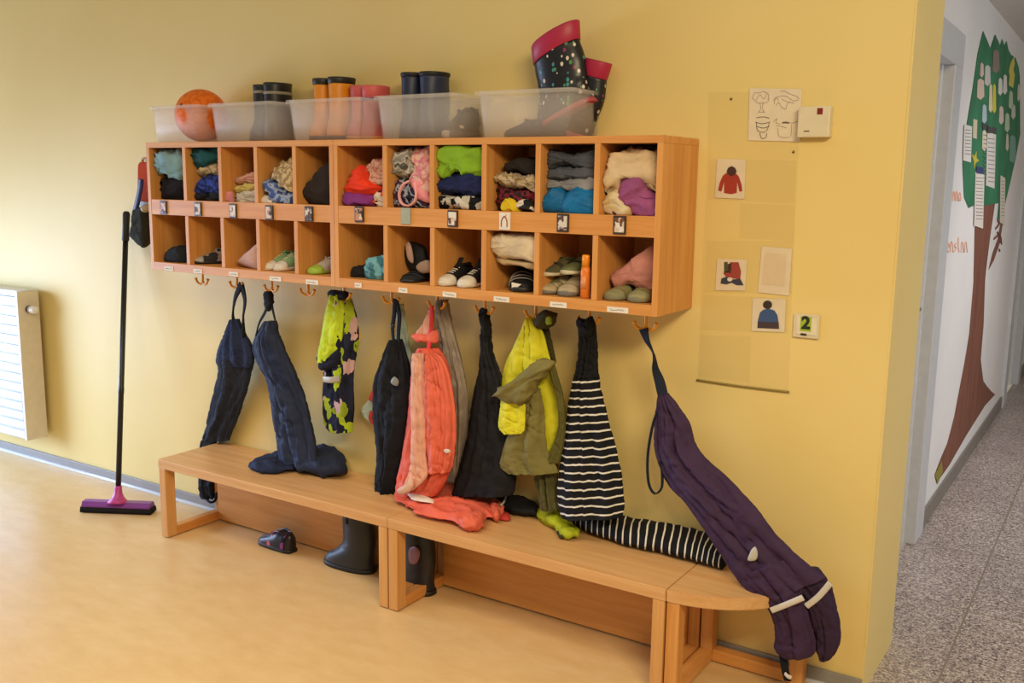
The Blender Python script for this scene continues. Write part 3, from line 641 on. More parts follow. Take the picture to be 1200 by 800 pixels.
# ------------------------------------------------------------------ what lies in the cubbies
EL = [LX0+.019] + LD + [LX1-.019]; ER = [RX0+.019] + RD + [RX1-.019]
CELLS = list(zip(EL, EL[1:])) + list(zip(ER, ER[1:]))
def cell(i, row):
    a, c = CELLS[i]; e = .0105
    z0 = 1.4495 if row == 0 else ZB+.0345
    return ((a+e, c-e), (YF+.012, -.012), (z0, ZT-.024 if row == 0 else 1.386))
def cloth_in(i, row, name, label, cat, poly, mat, seed, y=-.2, h=.05, amp=.009, freq=22, stretch=(1, 1, 1), group=None, back=.11, parent=None, drop=0):
    lim = cell(i, row)
    b = lump(poly, 'y', y, h, seed, amp, freq, stretch, n=72, rings=12, lim=lim, back=min(back, y*-1-.015))
    if parent: return part(name, b, mat, parent)
    o = obj(name, b, mat); tag(o, label, cat, group); return o
FB = lambda c, **k: fabric(c, **k)
G1 = 'clothes in the upper cubbies'
def up(i, name, label, poly, c, seed, **k):
    m = c if not isinstance(c, str) else fabric(c)
    return cloth_in(i, 0, name, label, 'clothes', poly, m, seed, group=G1, **k)
up(0, 'crumpled_shirt', 'pale blue crumpled cloth at the top of the first upper cubby', [(172, 190), (175, 179), (186, 175), (200, 176), (216, 176), (220, 190), (218, 206), (209, 213), (203, 204), (190, 204), (180, 196)], '7fa6b8', 1, amp=.014)
up(0, 'folded_trousers', 'black clothes lying under the pale blue cloth', [(186, 212), (192, 206), (206, 204), (222, 206), (222, 236), (183, 235), (183, 222)], '1d1a20', 2, y=-.18)
up(1, 'knitted_hat', 'dark teal crumpled cloth stuffed at the top of second cubby', [(224, 180), (230, 174), (245, 174), (262, 175), (266, 186), (252, 194), (240, 198), (232, 192)], '14484c', 3)
up(1, 'scarf', 'beige patterned cloth below the teal one', [(234, 204), (243, 197), (254, 192), (266, 186), (268, 204), (250, 208), (238, 207)], blotch(['b5a283', '8c7b62', 'c9b894'], 60, 'LINEAR'), 4, y=-.17)
up(1, 'shirt', 'bright blue cloth in the second cubby above dark trousers', [(234, 222), (236, 212), (246, 207), (268, 204), (268, 224), (250, 228), (240, 226)], blotch(['2a3f9c', '3247a6', '141a30', '2c3f98'], 26, 'LINEAR'), 5, y=-.19)
up(1, 'folded_trousers', 'dark folded clothes at the bottom of the second cubby', [(230, 233), (232, 224), (242, 222), (256, 226), (268, 222), (268, 237), (230, 236)], '20242a', 6, y=-.185)
ST3 = dict(stretch=(1, 1, 2.4), amp=.007)
up(2, 'folded_shirt', 'dusty pink folded cloth on top of the pastel stack', [(279, 213), (285, 206), (297, 203), (312, 202), (312, 214), (292, 217)], 'c99a8b', 7, y=-.17, **ST3)
up(2, 'folded_shirt', 'pale yellow folded cloth in middle of the pastel stack', [(279, 223), (283, 217), (297, 214), (312, 213), (312, 223), (292, 225)], 'c3b268', 8, y=-.17, **ST3)
up(2, 'folded_shirt', 'white folded cloth at the bottom of the pastel stack', [(280, 238), (282, 228), (290, 223), (312, 221), (312, 241), (282, 241)], 'c9c4ba', 9, y=-.17, **ST3)
up(2, 'sock', 'small pink sock standing beside the pastel stack', [(264, 236), (264, 228), (268, 224), (272, 226), (273, 237)], 'c88183', 10, y=-.24, h=.015, back=.015, amp=.003)
up(3, 'scarf', 'beige knitted scarf bulging in the fourth cubby', [(326, 208), (328, 197), (335, 190), (345, 188), (356, 194), (356, 226), (343, 224), (333, 215)], blotch(['b39a72', 'c4ae88', '8e7752'], 55, 'LINEAR'), 11, amp=.012)
up(3, 'jeans', 'crumpled denim blue trousers below the beige scarf', [(312, 213), (318, 210), (330, 214), (342, 223), (356, 228), (356, 241), (322, 240), (318, 226)], blotch(['33487c', '3d568c', '9aa3b8', '2c3e6c'], 24, 'LINEAR'), 12, y=-.215)
up(3, 'socks', 'white socks at the front left of the fourth cubby', [(304, 239), (307, 231), (313, 229), (319, 232), (324, 240)], 'c9bdb2', 13, y=-.24, h=.02, back=.02, amp=.005)
up(4, 'folded_jacket', 'dark brown black jacket leaning slantwise in the fifth cubby', [(351, 234), (357, 224), (368, 212), (380, 198), (390, 189), (398, 192), (398, 242), (372, 241), (353, 238)], '2a2322', 14, y=-.19, amp=.006)
up(5, 'shirt', 'orange red cloth leaning as a peak', [(404, 226), (412, 212), (420, 199), (427, 194), (433, 198), (438, 210), (450, 220), (446, 227), (425, 229)], 'd8391c', 15, y=-.21, amp=.006)
up(5, 'folded_trousers', 'purple folded cloth under the orange red one', [(401, 239), (403, 228), (412, 225), (428, 225), (440, 229), (441, 241), (415, 241)], '7b3179', 16, y=-.215, amp=.006, stretch=(1, 1, 2))
up(5, 'shirt', 'dusty pink floral cloth right of the orange red peak', [(432, 200), (436, 191), (446, 187), (460, 188), (460, 218), (442, 217), (436, 209)], blotch(['b77a72', 'c79a8a', '94504c', 'caa797'], 55, 'LINEAR'), 17, y=-.18)
up(5, 'socks', 'black and white patterned socks beside the purple cloth', [(437, 241), (440, 230), (448, 222), (460, 222), (460, 243)], blotch(['15151a', 'd2c6b4', 'd1562c', 'cbbfa8'], 45), 18, y=-.2, h=.04)
up(6, 'folded_shirt', 'grey and white patterned cloth at the top of seventh cubby', [(461, 190), (464, 178), (472, 172), (484, 172), (493, 180), (492, 198), (486, 206), (474, 210), (462, 207), (459, 200)], blotch(['3e3e40', '8d8a86', 'c2bcb2', '50504f'], 34, 'LINEAR'), 19, y=-.2, amp=.012)
up(6, 'pyjamas', 'pale pink clothes right of the grey patterned cloth', [(488, 186), (486, 174), (496, 171), (514, 171), (514, 230), (503, 232), (494, 224), (488, 208)], blotch(['d59aa0', 'd8b4a8', 'c86f86', 'dcbfb2'], 22, 'LINEAR'), 20, y=-.19, amp=.012)
up(6, 'shirt', 'dark blue shiny printed cloth behind pink loop', [(454, 240), (455, 220), (460, 211), (474, 208), (490, 216), (500, 232), (510, 238), (512, 244), (470, 243)], blotch(['161a30', '1b2444', '4a1c2c', 'a9b2c4', '171a2c'], 34, 'LINEAR', .45), 21, y=-.19)
t = thing('pink_tights', 'pink tights with a hanging loop in the seventh cubby', 'clothes', PY(483, 238, -.23), G1)
b = lump([(481, 206), (486, 202), (493, 204), (500, 222), (506, 236), (500, 238), (490, 232), (484, 222)], 'y', -.225, .016, 22, .004, 30, n=50, rings=8, lim=cell(6, 0), back=.02); part('leg', b, fabric('d98c98'), t)
b = BM(); ribbon(b, [PY(480, 212, -.235), PY(472, 217, -.243), PY(468, 228, -.245), PY(471, 238, -.245), PY(479, 241, -.245), PY(486, 236, -.245), PY(488, 226, -.24), PY(486, 214, -.235)], .014, .008, n=60, side=(0, 1, 0)); part('loop', b, fabric('dba0a2'), t)
up(7, 'shirt', 'bright green crumpled cloth filling the top of the eighth cubby', [(508, 196), (510, 182), (518, 173), (534, 170), (556, 170), (574, 173), (576, 198), (562, 207), (548, 203), (534, 204), (520, 209), (510, 206)], '80ac2a', 23, y=-.215, amp=.013, freq=20)
up(7, 'folded_trousers', 'navy blue cloth below the bright green one', [(511, 209), (524, 206), (545, 203), (576, 205), (576, 228), (556, 230), (532, 227), (516, 222)], '1b2350', 24, y=-.205, amp=.008, stretch=(1, 1, 2))
up(7, 'shirt', 'black and white patterned cloth at the bottom of the eighth cubby', [(504, 241), (506, 230), (518, 225), (534, 228), (550, 230), (576, 228), (576, 248), (540, 246), (506, 245)], blotch(['12141c', '15171e', 'c9c3b8', '14161d', 'b4aea4'], 40), 25, y=-.2, amp=.008)
up(8, 'dark_hat', 'dark knitted hat lying on the beige clothes stack', [(592, 196), (598, 187), (610, 184), (622, 186), (638, 190), (638, 205), (612, 203), (598, 203)], '231f1d', 26, y=-.18, amp=.008)
up(8, 'folded_shirt', 'beige folded clothes in the middle of the ninth cubby', [(584, 210), (588, 202), (602, 201), (616, 205), (638, 210), (638, 228), (612, 221), (592, 215)], blotch(['a8967a', 'c0ae90', '7f6d54', 'b9a78a'], 26, 'LINEAR'), 27, y=-.2, stretch=(1, 1, 2.2), amp=.01)
up(8, 'folded_trousers', 'dark red speckled cloth under the beige clothes', [(585, 216), (596, 216), (616, 222), (638, 228), (638, 250), (600, 248), (588, 245), (586, 230)], blotch(['241618', '321a1c', '7c2436', '1a1416'], 40, 'LINEAR'), 28, y=-.19)
up(8, 'socks', 'yellow cloth sticking out at the front of the ninth cubby', [(590, 246), (591, 238), (598, 231), (606, 235), (609, 247)], 'ccb01f', 29, y=-.235, h=.022, back=.02, amp=.006)
up(8, 'socks', 'black and white patterned socks next to the yellow cloth', [(606, 246), (606, 237), (613, 231), (624, 233), (630, 240), (628, 249)], blotch(['1a191c', 'd0c6bc', 'cfc4b8', '2a2528'], 36), 30, y=-.225, h=.03, back=.03, amp=.006)
for k, (zt, lab, c) in enumerate([([(640, 184), (646, 177), (670, 180), (706, 176), (706, 197), (672, 196), (642, 198)], 'topmost slate grey folded sweater in the tenth cubby', '474b56'),
                                  ([(639, 207), (643, 197), (672, 196), (706, 193), (706, 211), (670, 210), (642, 210)], 'middle slate grey folded sweater in the tenth cubby', '50545f'),
                                  ([(640, 219), (643, 209), (672, 208), (706, 206), (706, 226), (670, 224), (644, 224)], 'lowest pale grey folded sweater above the blue mittens', '84848a')]):
    up(9, 'folded_sweater', lab, zt, c, 31+k, y=-.19, amp=.006, stretch=(1, 1, 2.2))
up(9, 'mitten', 'left puffy bright blue mitten in the tenth cubby', [(634, 243), (637, 230), (646, 222), (657, 218), (665, 224), (666, 238), (660, 250), (640, 249)], fabric('0f6299', .5), 35, y=-.225, h=.035, back=.06, amp=.006)
up(9, 'mitten', 'right puffy bright blue mitten in the tenth cubby', [(662, 250), (663, 234), (668, 224), (678, 217), (692, 219), (706, 226), (706, 253), (680, 252)], fabric('1269a3', .5), 36, y=-.22, h=.035, back=.06, amp=.006)
up(10, 'blanket', 'cream crumpled blanket filling the last upper cubby', [(703, 224), (704, 200), (712, 189), (718, 175), (730, 169), (750, 169), (780, 172), (780, 225), (760, 222), (742, 214), (734, 222), (722, 226), (712, 232)], 'cdb796', 37, y=-.2, amp=.016, freq=17)
up(10, 'shirt', 'magenta purple cloth in front of the cream blanket', [(727, 232), (731, 215), (739, 204), (748, 205), (756, 222), (768, 228), (780, 233), (780, 256), (748, 253), (736, 248)], '934f80', 38, y=-.22, h=.035, amp=.01)
up(10, 'shirt', 'cream and violet cloth at the lower left of the last upper cubby', [(704, 248), (707, 234), (714, 226), (724, 223), (733, 232), (738, 250), (720, 251)], blotch(['cbb68f', 'd1c1a0', '5c2c5c', 'c9b387'], 22), 39, y=-.225, h=.03, amp=.008)

G2 = 'things in the lower cubbies'
def low(i, name, label, cat, poly, c, seed, **k):
    m = c if not isinstance(c, str) else fabric(c)
    return cloth_in(i, 1, name, label, cat, poly, m, seed, group=G2, **k)
low(0, 'knitted_hat', 'dark round hat in the first lower cubby', 'hat', [(198, 303), (201, 293), (208, 288), (220, 288), (224, 298), (223, 310), (202, 310)], '1c2024', 40, y=-.2, amp=.004)
low(2, 'paper_bag', 'pale pink cloth bag tilted in the third lower cubby', 'bag', [(281, 308), (290, 298), (298, 291), (308, 284), (314, 288), (314, 320), (296, 314)], 'bb9891', 41, y=-.2, amp=.003, freq=12)
low(5, 'mitten', 'light teal mitten in the sixth lower cubby', 'mitten', [(428, 318), (432, 303), (442, 299), (456, 301), (458, 318), (448, 331), (434, 329)], blotch(['5f9aa8', '6fa8b4', '3b6c7c'], 30, 'LINEAR'), 42, y=-.215, h=.03, back=.06, amp=.006)
low(5, 'knitted_hat', 'black hat behind the light teal mitten', 'hat', [(415, 326), (418, 314), (428, 310), (440, 316), (440, 330), (420, 330)], '17171c', 43, y=-.17, amp=.005)
low(8, 'towel', 'cream folded towel lying high in the ninth lower cubby', 'towel', [(576, 292), (578, 280), (584, 274), (606, 273), (640, 276), (640, 309), (612, 305), (584, 299)], 'cdbda4', 44, y=-.215, h=.04, amp=.005, freq=14, stretch=(1, 1, 2))
low(8, 'towel', 'thin beige cloth under the cream folded towel', 'towel', [(583, 305), (586, 299), (612, 304), (640, 308), (640, 318), (612, 312), (590, 309)], 'ad9878', 45, y=-.2, h=.03, amp=.004)
low(10, 'knitted_hat', 'dusty pink cloth hat leaning above the olive shoes', 'hat', [(717, 331), (719, 321), (728, 314), (742, 302), (758, 290), (776, 288), (776, 336), (752, 338), (738, 334), (728, 338)], 'b87f78', 46, y=-.17, h=.04, back=.1, amp=.007)

# ------------------------------------------------------------------ shoes
def shoe(root, loc, rot, L, W, Hh, upper, sole, lining, toe=None, strap=None, tilt=0, open_=.5, lace=None, tongue=None):
    """a low shoe; toe points to local +x before rotation"""
    Mx = Matrix.Translation(loc) @ Matrix.Rotation(rot, 4, 'Z') @ Matrix.Rotation(tilt, 4, 'Y')
    def width(t): return W/2*(.62+.38*math.sin(min(1, t*1.25)*math.pi*.5+.15))*(1 if t < .78 else math.sqrt(max(.03, 1-((t-.78)/.23)**2)))*(1 if t > .1 else .75+2.5*t)
    def top(t): return Hh*(1-.08*math.sin(t*8) if t < .38 else (1-.62*((t-.38)/.62)**.75))
    b = BM(); rings = []
    for i in range(22):
        t = i/21; w = width(t)*1.06; x = (t-.5)*L*1.03; zt = Hh*.2+Hh*.06*t
        rings.append([Mx @ Vector((x, w*math.copysign(abs(math.cos(a))**.7, math.cos(a)), zt/2+zt/2*math.copysign(abs(math.sin(a))**.4, math.sin(a)))) for a in [k*math.tau/16 for k in range(16)]])
    grid_rings(b, rings); part('sole', b, sole, root)
    def body(t0, t1, k, mat, name, n=20):
        b = BM(); rings = []
        for i in range(n):
            t = t0+(t1-t0)*i/(n-1); w = width(t)*k; h = top(t)*(.96+k*.04); z0 = Hh*.17
            if name == 'upper' and i in (0, n-1): w *= .7; h = z0+(h-z0)*.8
            rings.append([Mx @ Vector(((t-.5)*L, w*math.cos(a), z0+(h-z0)*max(0, math.sin(a))**.75)) for a in [q*math.pi/18-.0 for q in range(19)]])
        grid_rings(b, rings, close_u=False, cap0=True, cap1=True); return part(name, b, mat, root)
    body(.0, .985, 1.0, upper, 'upper')
    if toe: body(.76, .99, 1.04, toe, 'toe_cap', 8)
    # the opening with its padded collar
    b = BM(); pts = []
    for k in range(25):
        a = k*math.tau/24; t = .05+.21*(1-math.cos(a))*open_*1.9
        pts.append(Mx @ Vector(((t-.5)*L, math.sin(a)*W*.25, top(t)*.99+.002)))
    cen = sum(pts[:-1], Vector())/24
    vs = [b.verts.new(p) for p in pts[:-1]]; cv = b.verts.new(cen - Mx.to_3x3() @ Vector((0, 0, Hh*.25)))
    for k in range(24): b.faces.new((vs[k], vs[(k+1) % 24], cv))
    part('lining', b, lining, root)
    b = BM(); tube(b, pts, Hh*.05, smoothpath=False, seg=8); part('collar', b, upper, root)
    if strap:
        for t in strap[1:]:
            b = BM(); ribbon(b, [Mx @ Vector(((t-.5)*L, width(t)*1.03*math.cos(a), Hh*.2+(top(t)*1.02-Hh*.2)*max(0, math.sin(a))**.75+.001)) for a in [q*math.pi/10 for q in range(11)]], L*.11, .004, side=Mx.to_3x3() @ Vector((1, 0, 0))); part('strap', b, strap[0], root)
    if lace:
        for q in range(4):
            t = .48+.07*q
            b = BM(); tube(b, [Mx @ Vector(((t-.5)*L, W*.17, top(t)*.98)), Mx @ Vector(((t-.5)*L+.004, 0, top(t)*1.03)), Mx @ Vector(((t-.5)*L, -W*.17, top(t)*.98))], .0022, 8, 6); part('lace', b, lace, root)
    if tongue:
        b = BM(); ribbon(b, [Mx @ Vector((x*L, 0, z*Hh)) for x, z in ((.02, .85), (-.1, 1.05), (-.17, 1.3))], W*.3, .006, side=Mx.to_3x3() @ Vector((0, 1, 0))); part('tongue', b, tongue, root)
ZL = ZB+.0345
GS = 'shoes in the lower cubbies'
def put(px, py, y, label, rot, L, W, Hh, *a, z=ZL, cat='shoe', group=GS, name='shoe', **k):
    p = PY(px, py, y); loc = Vector((p.x, y, z)); r = thing(name, label, cat, loc, group)
    shoe(r, loc, rot, L, W, Hh, *a, **k); return r
RB = plain('141416', .5); RW = plain('cfc8bc', .5); RG = plain('6d675f', .6)
DK = fabric('17181c', .6); DKL = plain('0e0e10', .9)
F = -math.pi/2
put(250, 311, -.165, 'brown and grey child shoe in the second lower cubby', F-.5, .17, .065, .06, blotch(['4a3b34', '8c8078', '2c2a2c'], 30), RB, DKL, toe=plain('9a9088', .6))
for px, lab in ((326, 'left green and white shoe of the pair in fourth lower cubby'), (338.5, 'right green and white shoe of the pair in fourth lower cubby')):
    put(px+2, 318, -.16, lab, F, .16, .062, .07, fabric('7fa878', .6), RW, DKL, toe=plain('cfc8c0', .5), lace=RW)
put(381, 320, -.165, 'pale grey and lime shoe in the fifth lower cubby', F, .16, .066, .06, fabric('b3aca4', .6), plain('8fae3a', .5), DKL, toe=plain('93b23c', .5))
for px, lab in ((531, 'left black sneaker with white toe cap in the eighth lower cubby'), (554, 'right black sneaker with white toe cap in the eighth lower cubby')):
    put(px+4, 338, -.165, lab, F, .175, .068, .07, DK, RW, DKL, toe=RW, lace=RW, tongue=DK)
# slip-on sandals, one leaning up
put(490, 330, -.16, 'dark slip-on sandal lying flat in the seventh lower cubby', F+.15, .175, .075, .045, fabric('22252a'), RB, DKL, strap=(fabric('2c3036'), .62, .74))
t = thing('sandal', 'dark sandal leaning upright with its pinkish insole showing', 'shoe', PY(486, 322, -.15), GS)
b = lump([(474, 290), (480, 283), (488, 284), (498, 292), (500, 318), (490, 322), (480, 314), (474, 303)], 'y', -.16, .02, 2, .002, 20, n=50, rings=8, lim=cell(6, 1), back=.03); part('sole', b, DK, t)
b = lump([(475.5, 287), (479, 283), (482, 289), (484, 299), (484, 308), (480, 306), (477, 299)], 'y', -.19, .008, 2, .001, 20, n=40, rings=6, lim=cell(6, 1)); part('insole', b, fabric('a68a80'), t, label='pinkish insole')
b = lump([(488, 313), (494, 307), (503, 306), (506, 318), (500, 320), (492, 319)], 'y', -.2, .012, 2, .002, 20, n=40, rings=6, lim=cell(6, 1)); part('strap', b, fabric('9b8478'), t)
t = thing('toy_disc', 'small grey round toy disc behind the dark sandals', 'toy', PY(466, 288, -.06), G2)
b = BM(); c = PY(467, 288, -.05); lathe(b, [(.003, 0), (.022, .002), (.024, .008), (.019, .012), (.003, .011)], Matrix.Translation(c) @ Matrix.Rotation(R(90), 4, 'X')); part('disc', b, plain('6b6258', .5), t)
b = BM(); lathe(b, [(.002, 0), (.010, .001), (.010, .005), (.002, .006)], Matrix.Translation(c-Vector((0, .011, 0))) @ Matrix.Rotation(R(90), 4, 'X')); part('button', b, plain('57504a', .5), t)
put(612, 343, -.15, 'black sandal with grey strap below the beige towels', F+.55, .2, .085, .07, DK, RB, DKL, strap=(fabric('8b8480'), .5, .62, .74), open_=.4)
b = BM(); c = PY(603, 336, -.242); plate([c+Vector((-.012, 0, .014)), c+Vector((.026, 0, .010)), c+Vector((-.010, 0, -.014))], (0, .003, 0), bm=b); tag(obj('paper_tag', b, PAPER, None, False), 'white triangular paper tag at the front of the black sandal', 'tag')
BE = fabric('8c8064', .7)
put(654, 350, -.16, 'beige and olive shoe at the bottom left of the tenth lower cubby', F-.25, .165, .075, .062, blotch(['a39474', 'b7a88a', '6c6642'], 30, 'LINEAR'), RG, DKL, toe=fabric('a89878'))
put(673, 350, -.165, 'pale beige shoe beside the orange bottle', F+.1, .165, .07, .066, fabric('a2957c'), RG, DKL, toe=fabric('ac9f88'))
put(655, 325, -.155, 'olive shoe with cream sole stacked on the beige shoe', F-.25, .155, .068, .055, fabric('57523a'), plain('c2b79a', .6), DKL, z=ZL+.058, strap=(fabric('3b3a2c'), .6))
put(678, 316, -.13, 'moss green shoe at the top of the shoe pile', F-.1, .155, .068, .055, fabric('5f6644'), plain('c6c0a6', .6), DKL, z=ZL+.066, strap=(fabric('2e3024'), .6))
for px, lab, rr in ((731, 'left olive green shoe with black straps under the pink hat', F-.2), (755, 'right olive green shoe with black straps under the pink hat', F+.05)):
    put(px+1, 354, -.165, lab, rr, .165, .072, .062, fabric('7f7b52', .7), plain('77735a', .6), DKL, toe=fabric('8f8c68'), strap=(fabric('1c1c1c'), .5))
t = thing('sunscreen_bottle', 'narrow orange bottle in the tenth lower cubby', 'bottle', PY(685.5, 352, -.23), None)
c = PY(685.5, 352, -.235); c.z = ZL
lathe_o = Matrix.Translation(c)
b = BM(); lathe(b, [(.012, 0), (.0165, .003), (.0165, .085), (.014, .098)], lathe_o @ Matrix.Diagonal((1, .75, 1, 1))); part('body', b, plain('dd7a2a', .35), t)
b = BM(); lathe(b, [(.0135, .098), (.0135, .132), (.011, .136)], lathe_o @ Matrix.Diagonal((1, .8, 1, 1))); part('cap', b, plain('e98f1e', .3), t)
b = BM(); box(b, (c.x-.009, c.y-.0135, c.z+.03), (c.x+.009, c.y-.0115, c.z+.07)); part('label', b, plain('dc8d52', .5), t)

# under the benches
t = thing('clog', 'small dark clog with pink dots under the long bench', 'shoe', PZ(324, 629, 0))
p = PY(325, 628, -.16); p.z = 0; shoe(t, p, math.pi-.1, .2, .085, .085, dots('191722', ['8d3f86', '191722', 'c0506f'], 24, .3), RB, DKL, strap=(blotch(['1c1a28', '7a3c78', '232030'], 30), .15), open_=.75)
def boot(root, loc, rot, L, W, Hh, mat, sole, rim=None, rimh=.03, lean=0, seed=0, shaft=None, tilt=None, peak=0, band=None, inner=None):
    Mx = Matrix.Translation(loc) @ Matrix.Rotation(rot, 4, 'Z') @ (tilt if tilt else Matrix())
    sr = shaft or W*.5
    heel = -L*.36
    def slice_(z):
        q = z/Hh
        if q < .46:
            k = q/.46; e = k**1.9 if k < .38 else .159+.841*(1-(1-(k-.38)/.62)**2.0); fr = L*.62*(1-e) + (heel+2.35*sr)*e
            if k < .12: fr -= L*.02
        else: fr = heel+2.35*sr
        back = heel + (.006*math.sin(q*9))
        hw = W/2*(1-.12*min(1, q/.3)) if q < .5 else W/2*(.88+.14*(q-.5)/.5)
        return back, fr, hw
    def ring(z, k=1.0, n=32):
        bk, fr, hw = slice_(z); out = []
        cx, hx = (bk+fr)/2, (fr-bk)/2
        for j in range(n):
            a = j*math.tau/n; e = .8 if z < Hh*.3 else 1
            x = cx+hx*k*math.copysign(abs(math.cos(a))**e, math.cos(a)); y = hw*k*math.copysign(abs(math.sin(a))**e, math.sin(a))
            w = 1+.02*ns(math.cos(a)*2+seed, math.sin(a)*2, z*30)
            zz = z + (peak*math.sin(a)**2*(z/Hh)**4 if peak else 0)
            out.append(Mx @ Vector((x*w+lean*(z/Hh)**2, y*w, zz)))
        return out
    top = Hh-(rimh if rim else 0)
    zs = [Hh*.05+(top-Hh*.05)*i/21 for i in range(22)]
    b = BM(); grid_rings(b, [ring(z) for z in zs], cap1=not (not rim)) if rim else grid_rings(b, [ring(z) for z in zs] + [ring(top-.0, .93), ring(top-.03, .9), ring(top-.06, .86)])
    o = part('shaft', b, mat, root)
    b = BM(); grid_rings(b, [ring(Hh*.001, 1.0), ring(Hh*.002, 1.04), ring(Hh*.05, 1.045), ring(Hh*.065, 1.0)]); part('sole', b, sole, root)
    if rim:
        b = BM(); grid_rings(b, [ring(top-.002, 1.0), ring(top, 1.035), ring(Hh-.004, 1.05), ring(Hh, 1.02), ring(Hh-.002, .93), ring(Hh-.03, .9), ring(Hh-.05, .86)]); part('cuff', b, rim, root)
    if band:
        b = BM(); grid_rings(b, [ring(band[0], 1.0), ring(band[0]+.001, 1.03), ring(band[1], 1.03), ring(band[1]+.001, 1.0)], cap0=False, cap1=False); part('band', b, band[2], root)
    return o
BOOTK = plain('22252a', .45)
t = thing('rubber_boot', 'black rubber boot standing under the long bench', 'boot', PZ(418, 658, 0)); p = PY(417, 655, -.142); p.z = 0
boot(t, p, math.pi+.05, .25, .1, .26, BOOTK, RB, rim=plain('2a2d33', .4), rimh=.012, shaft=.062)
b = BM(); box(b, (p.x-.012, p.y-.052, .2), (p.x+.002, p.y-.046, .26), .002); part('pull_tab', b, RB, t)
t = thing('rubber_boot', 'black rubber boot with pinkish patch under the joint of benches', 'boot', PZ(487, 677, 0)); p = PY(488, 684, -.16); p.z = 0
boot(t, p, math.pi-.1, .24, .105, .27, plain('1d1e24', .45), RB, rim=plain('2b2b33', .4), rimh=.012, shaft=.07)
b = lump([(479, 644), (487, 640), (492, 648), (488, 660), (480, 659)], 'y', -.213, .004, 2, .001, n=30, rings=5); part('patch', b, plain('8a5a60', .5), t, label='faded pinkish patch')

# ------------------------------------------------------------------ storage bins on top, with boots and a ball
BIN = translucent('fbf8f5', .79, 'frosted_plastic', .3)
def bin_(label, x0, w=.285, y0=-.225, dep=.205, hh=.148):
    t = thing('storage_bin', label, 'plastic bin', (x0+w/2, y0+dep/2, ZT), 'clear bins on top of the shelf')
    z0 = ZT+.001; tp = .016; th = .003
    def rr(x0, y0, x1, y1, z, r=.016, n=5):
        o = []
        for cx, cy, a0 in ((x1-r, y1-r, 0), (x0+r, y1-r, 90), (x0+r, y0+r, 180), (x1-r, y0+r, 270)):
            for k in range(n+1):
                a = R(a0+90*k/n); o.append(Vector((cx+r*math.cos(a), cy+r*math.sin(a), z)))
        return o
    def outer(q, d=0): e = tp*q; return (x0-e+d, y0-e*.6+d, x0+w+e-d, min(y0+dep+e*.6, -.003)-d)
    b = BM()
    grid_rings(b, [rr(*outer(0), z0), rr(*outer(.5), z0+hh*.5), rr(*outer(1), z0+hh), rr(*outer(1, th), z0+hh), rr(*outer(.5, th), z0+hh*.5), rr(*outer(0, th), z0+th)])
    part('tub', b, BIN, t, True)
    e = outer(1); f = (e[0]-.010, e[1]-.008, e[2]+.010, min(e[3]+.006, -.0015))
    b = BM(); grid_rings(b, [rr(*e, z0+hh-.012), rr(*f, z0+hh-.012), rr(*f, z0+hh), rr(e[0]-.002, e[1]-.002, e[2]+.002, min(e[3]+.002, -.0015), z0+hh+.002), rr(*e, z0+hh-.002)], cap0=False, cap1=False)
    part('rim', b, BIN, t, True)
BX = [.318, .690, 1.125, 1.560, 1.995]
for x, lab in zip(BX, ['leftmost frosted plastic bin, holding the orange ball', 'frosted plastic bin holding the black boots with grey stripe', 'frosted plastic bin holding the orange and the pink boots', 'frosted plastic bin holding the tall navy boots', 'rightmost frosted plastic bin, holding the dotted boots']):
    bin_(lab, x, .262 if x < .4 else .312 if x < 1 else .325 if x < 1.2 or x > 1.9 else .312)
ZBIN = ZT+.006
t = thing('ball', 'orange speckled rubber ball in the leftmost bin', 'ball', (0, 0, 0)); 
c = PY(236, 131, -.128); rb = .108; c.z = ZBIN+rb; c.y = -.128
t.location = c; ORIG[t.name] = Matrix.Translation(c)
b = BM(); bmesh.ops.create_uvsphere(b, u_segments=48, v_segments=32, radius=rb, matrix=Matrix.Translation(c)); part('rubber_shell', b, blotch(['e4701e', 'e87a22', 'cf5e1c', 'e8761f'], 34, 'LINEAR', .45), t)
b = BM(); lathe(b, [(.002, 0), (.006, .001), (.006, .003), (.002, .0035)], Matrix.Translation(c) @ Matrix.Rotation(R(70), 4, 'X') @ Matrix.Translation((0, 0, rb-.001))); part('valve', b, RB, t)
GB = 'boots in the bins on the shelf'
def bootp(px, y, label, rot, L, W, Hh, mat, sole, **k):
    p = PY(px, 150, y); loc = Vector((p.x, y, ZBIN)); t = thing('rubber_boot', label, 'boot', loc, GB); boot(t, loc, rot, L, W, Hh, mat, sole, **k)
BS = plain('15161a', .4); GST = plain('8d8578', .5)
bootp(313, -.072, 'black boot with grey stripe, left one of its pair', F, .13, .085, .222, BS, RB, band=(.188, .198, GST), shaft=.044)
bootp(331, -.072, 'black boot with grey stripe and peaked top, right one of its pair', F, .13, .095, .225, BS, RB, band=(.18, .19, GST), shaft=.055, peak=.0)
OR = plain('d98a1c', .4)
bootp(383, -.078, 'orange boot with black cuff, left one of its pair', F, .13, .08, .232, OR, RB, rim=plain('1c1a18', .5), rimh=.022, shaft=.044)
bootp(404, -.078, 'orange boot with black cuff, right one of its pair', F, .13, .09, .232, OR, RB, rim=plain('1c1a18', .5), rimh=.022, shaft=.05)
PK = plain('c05a62', .45); 
bootp(427, -.072, 'short pink boot, left one of its pair, behind orange boots', F, .13, .085, .198, PK, plain('c98a5a', .5), rim=plain('c2565c', .5), rimh=.04, shaft=.044)
bootp(444, -.072, 'short pink boot, right one of its pair, with orange sole', F, .125, .088, .195, plain('c4686a', .45), plain('d08a50', .5), rim=plain('cc5a5c', .5), rimh=.04, shaft=.05, band=(.14, .15, plain('6a3a78', .5)))
NV = plain('182342', .45)
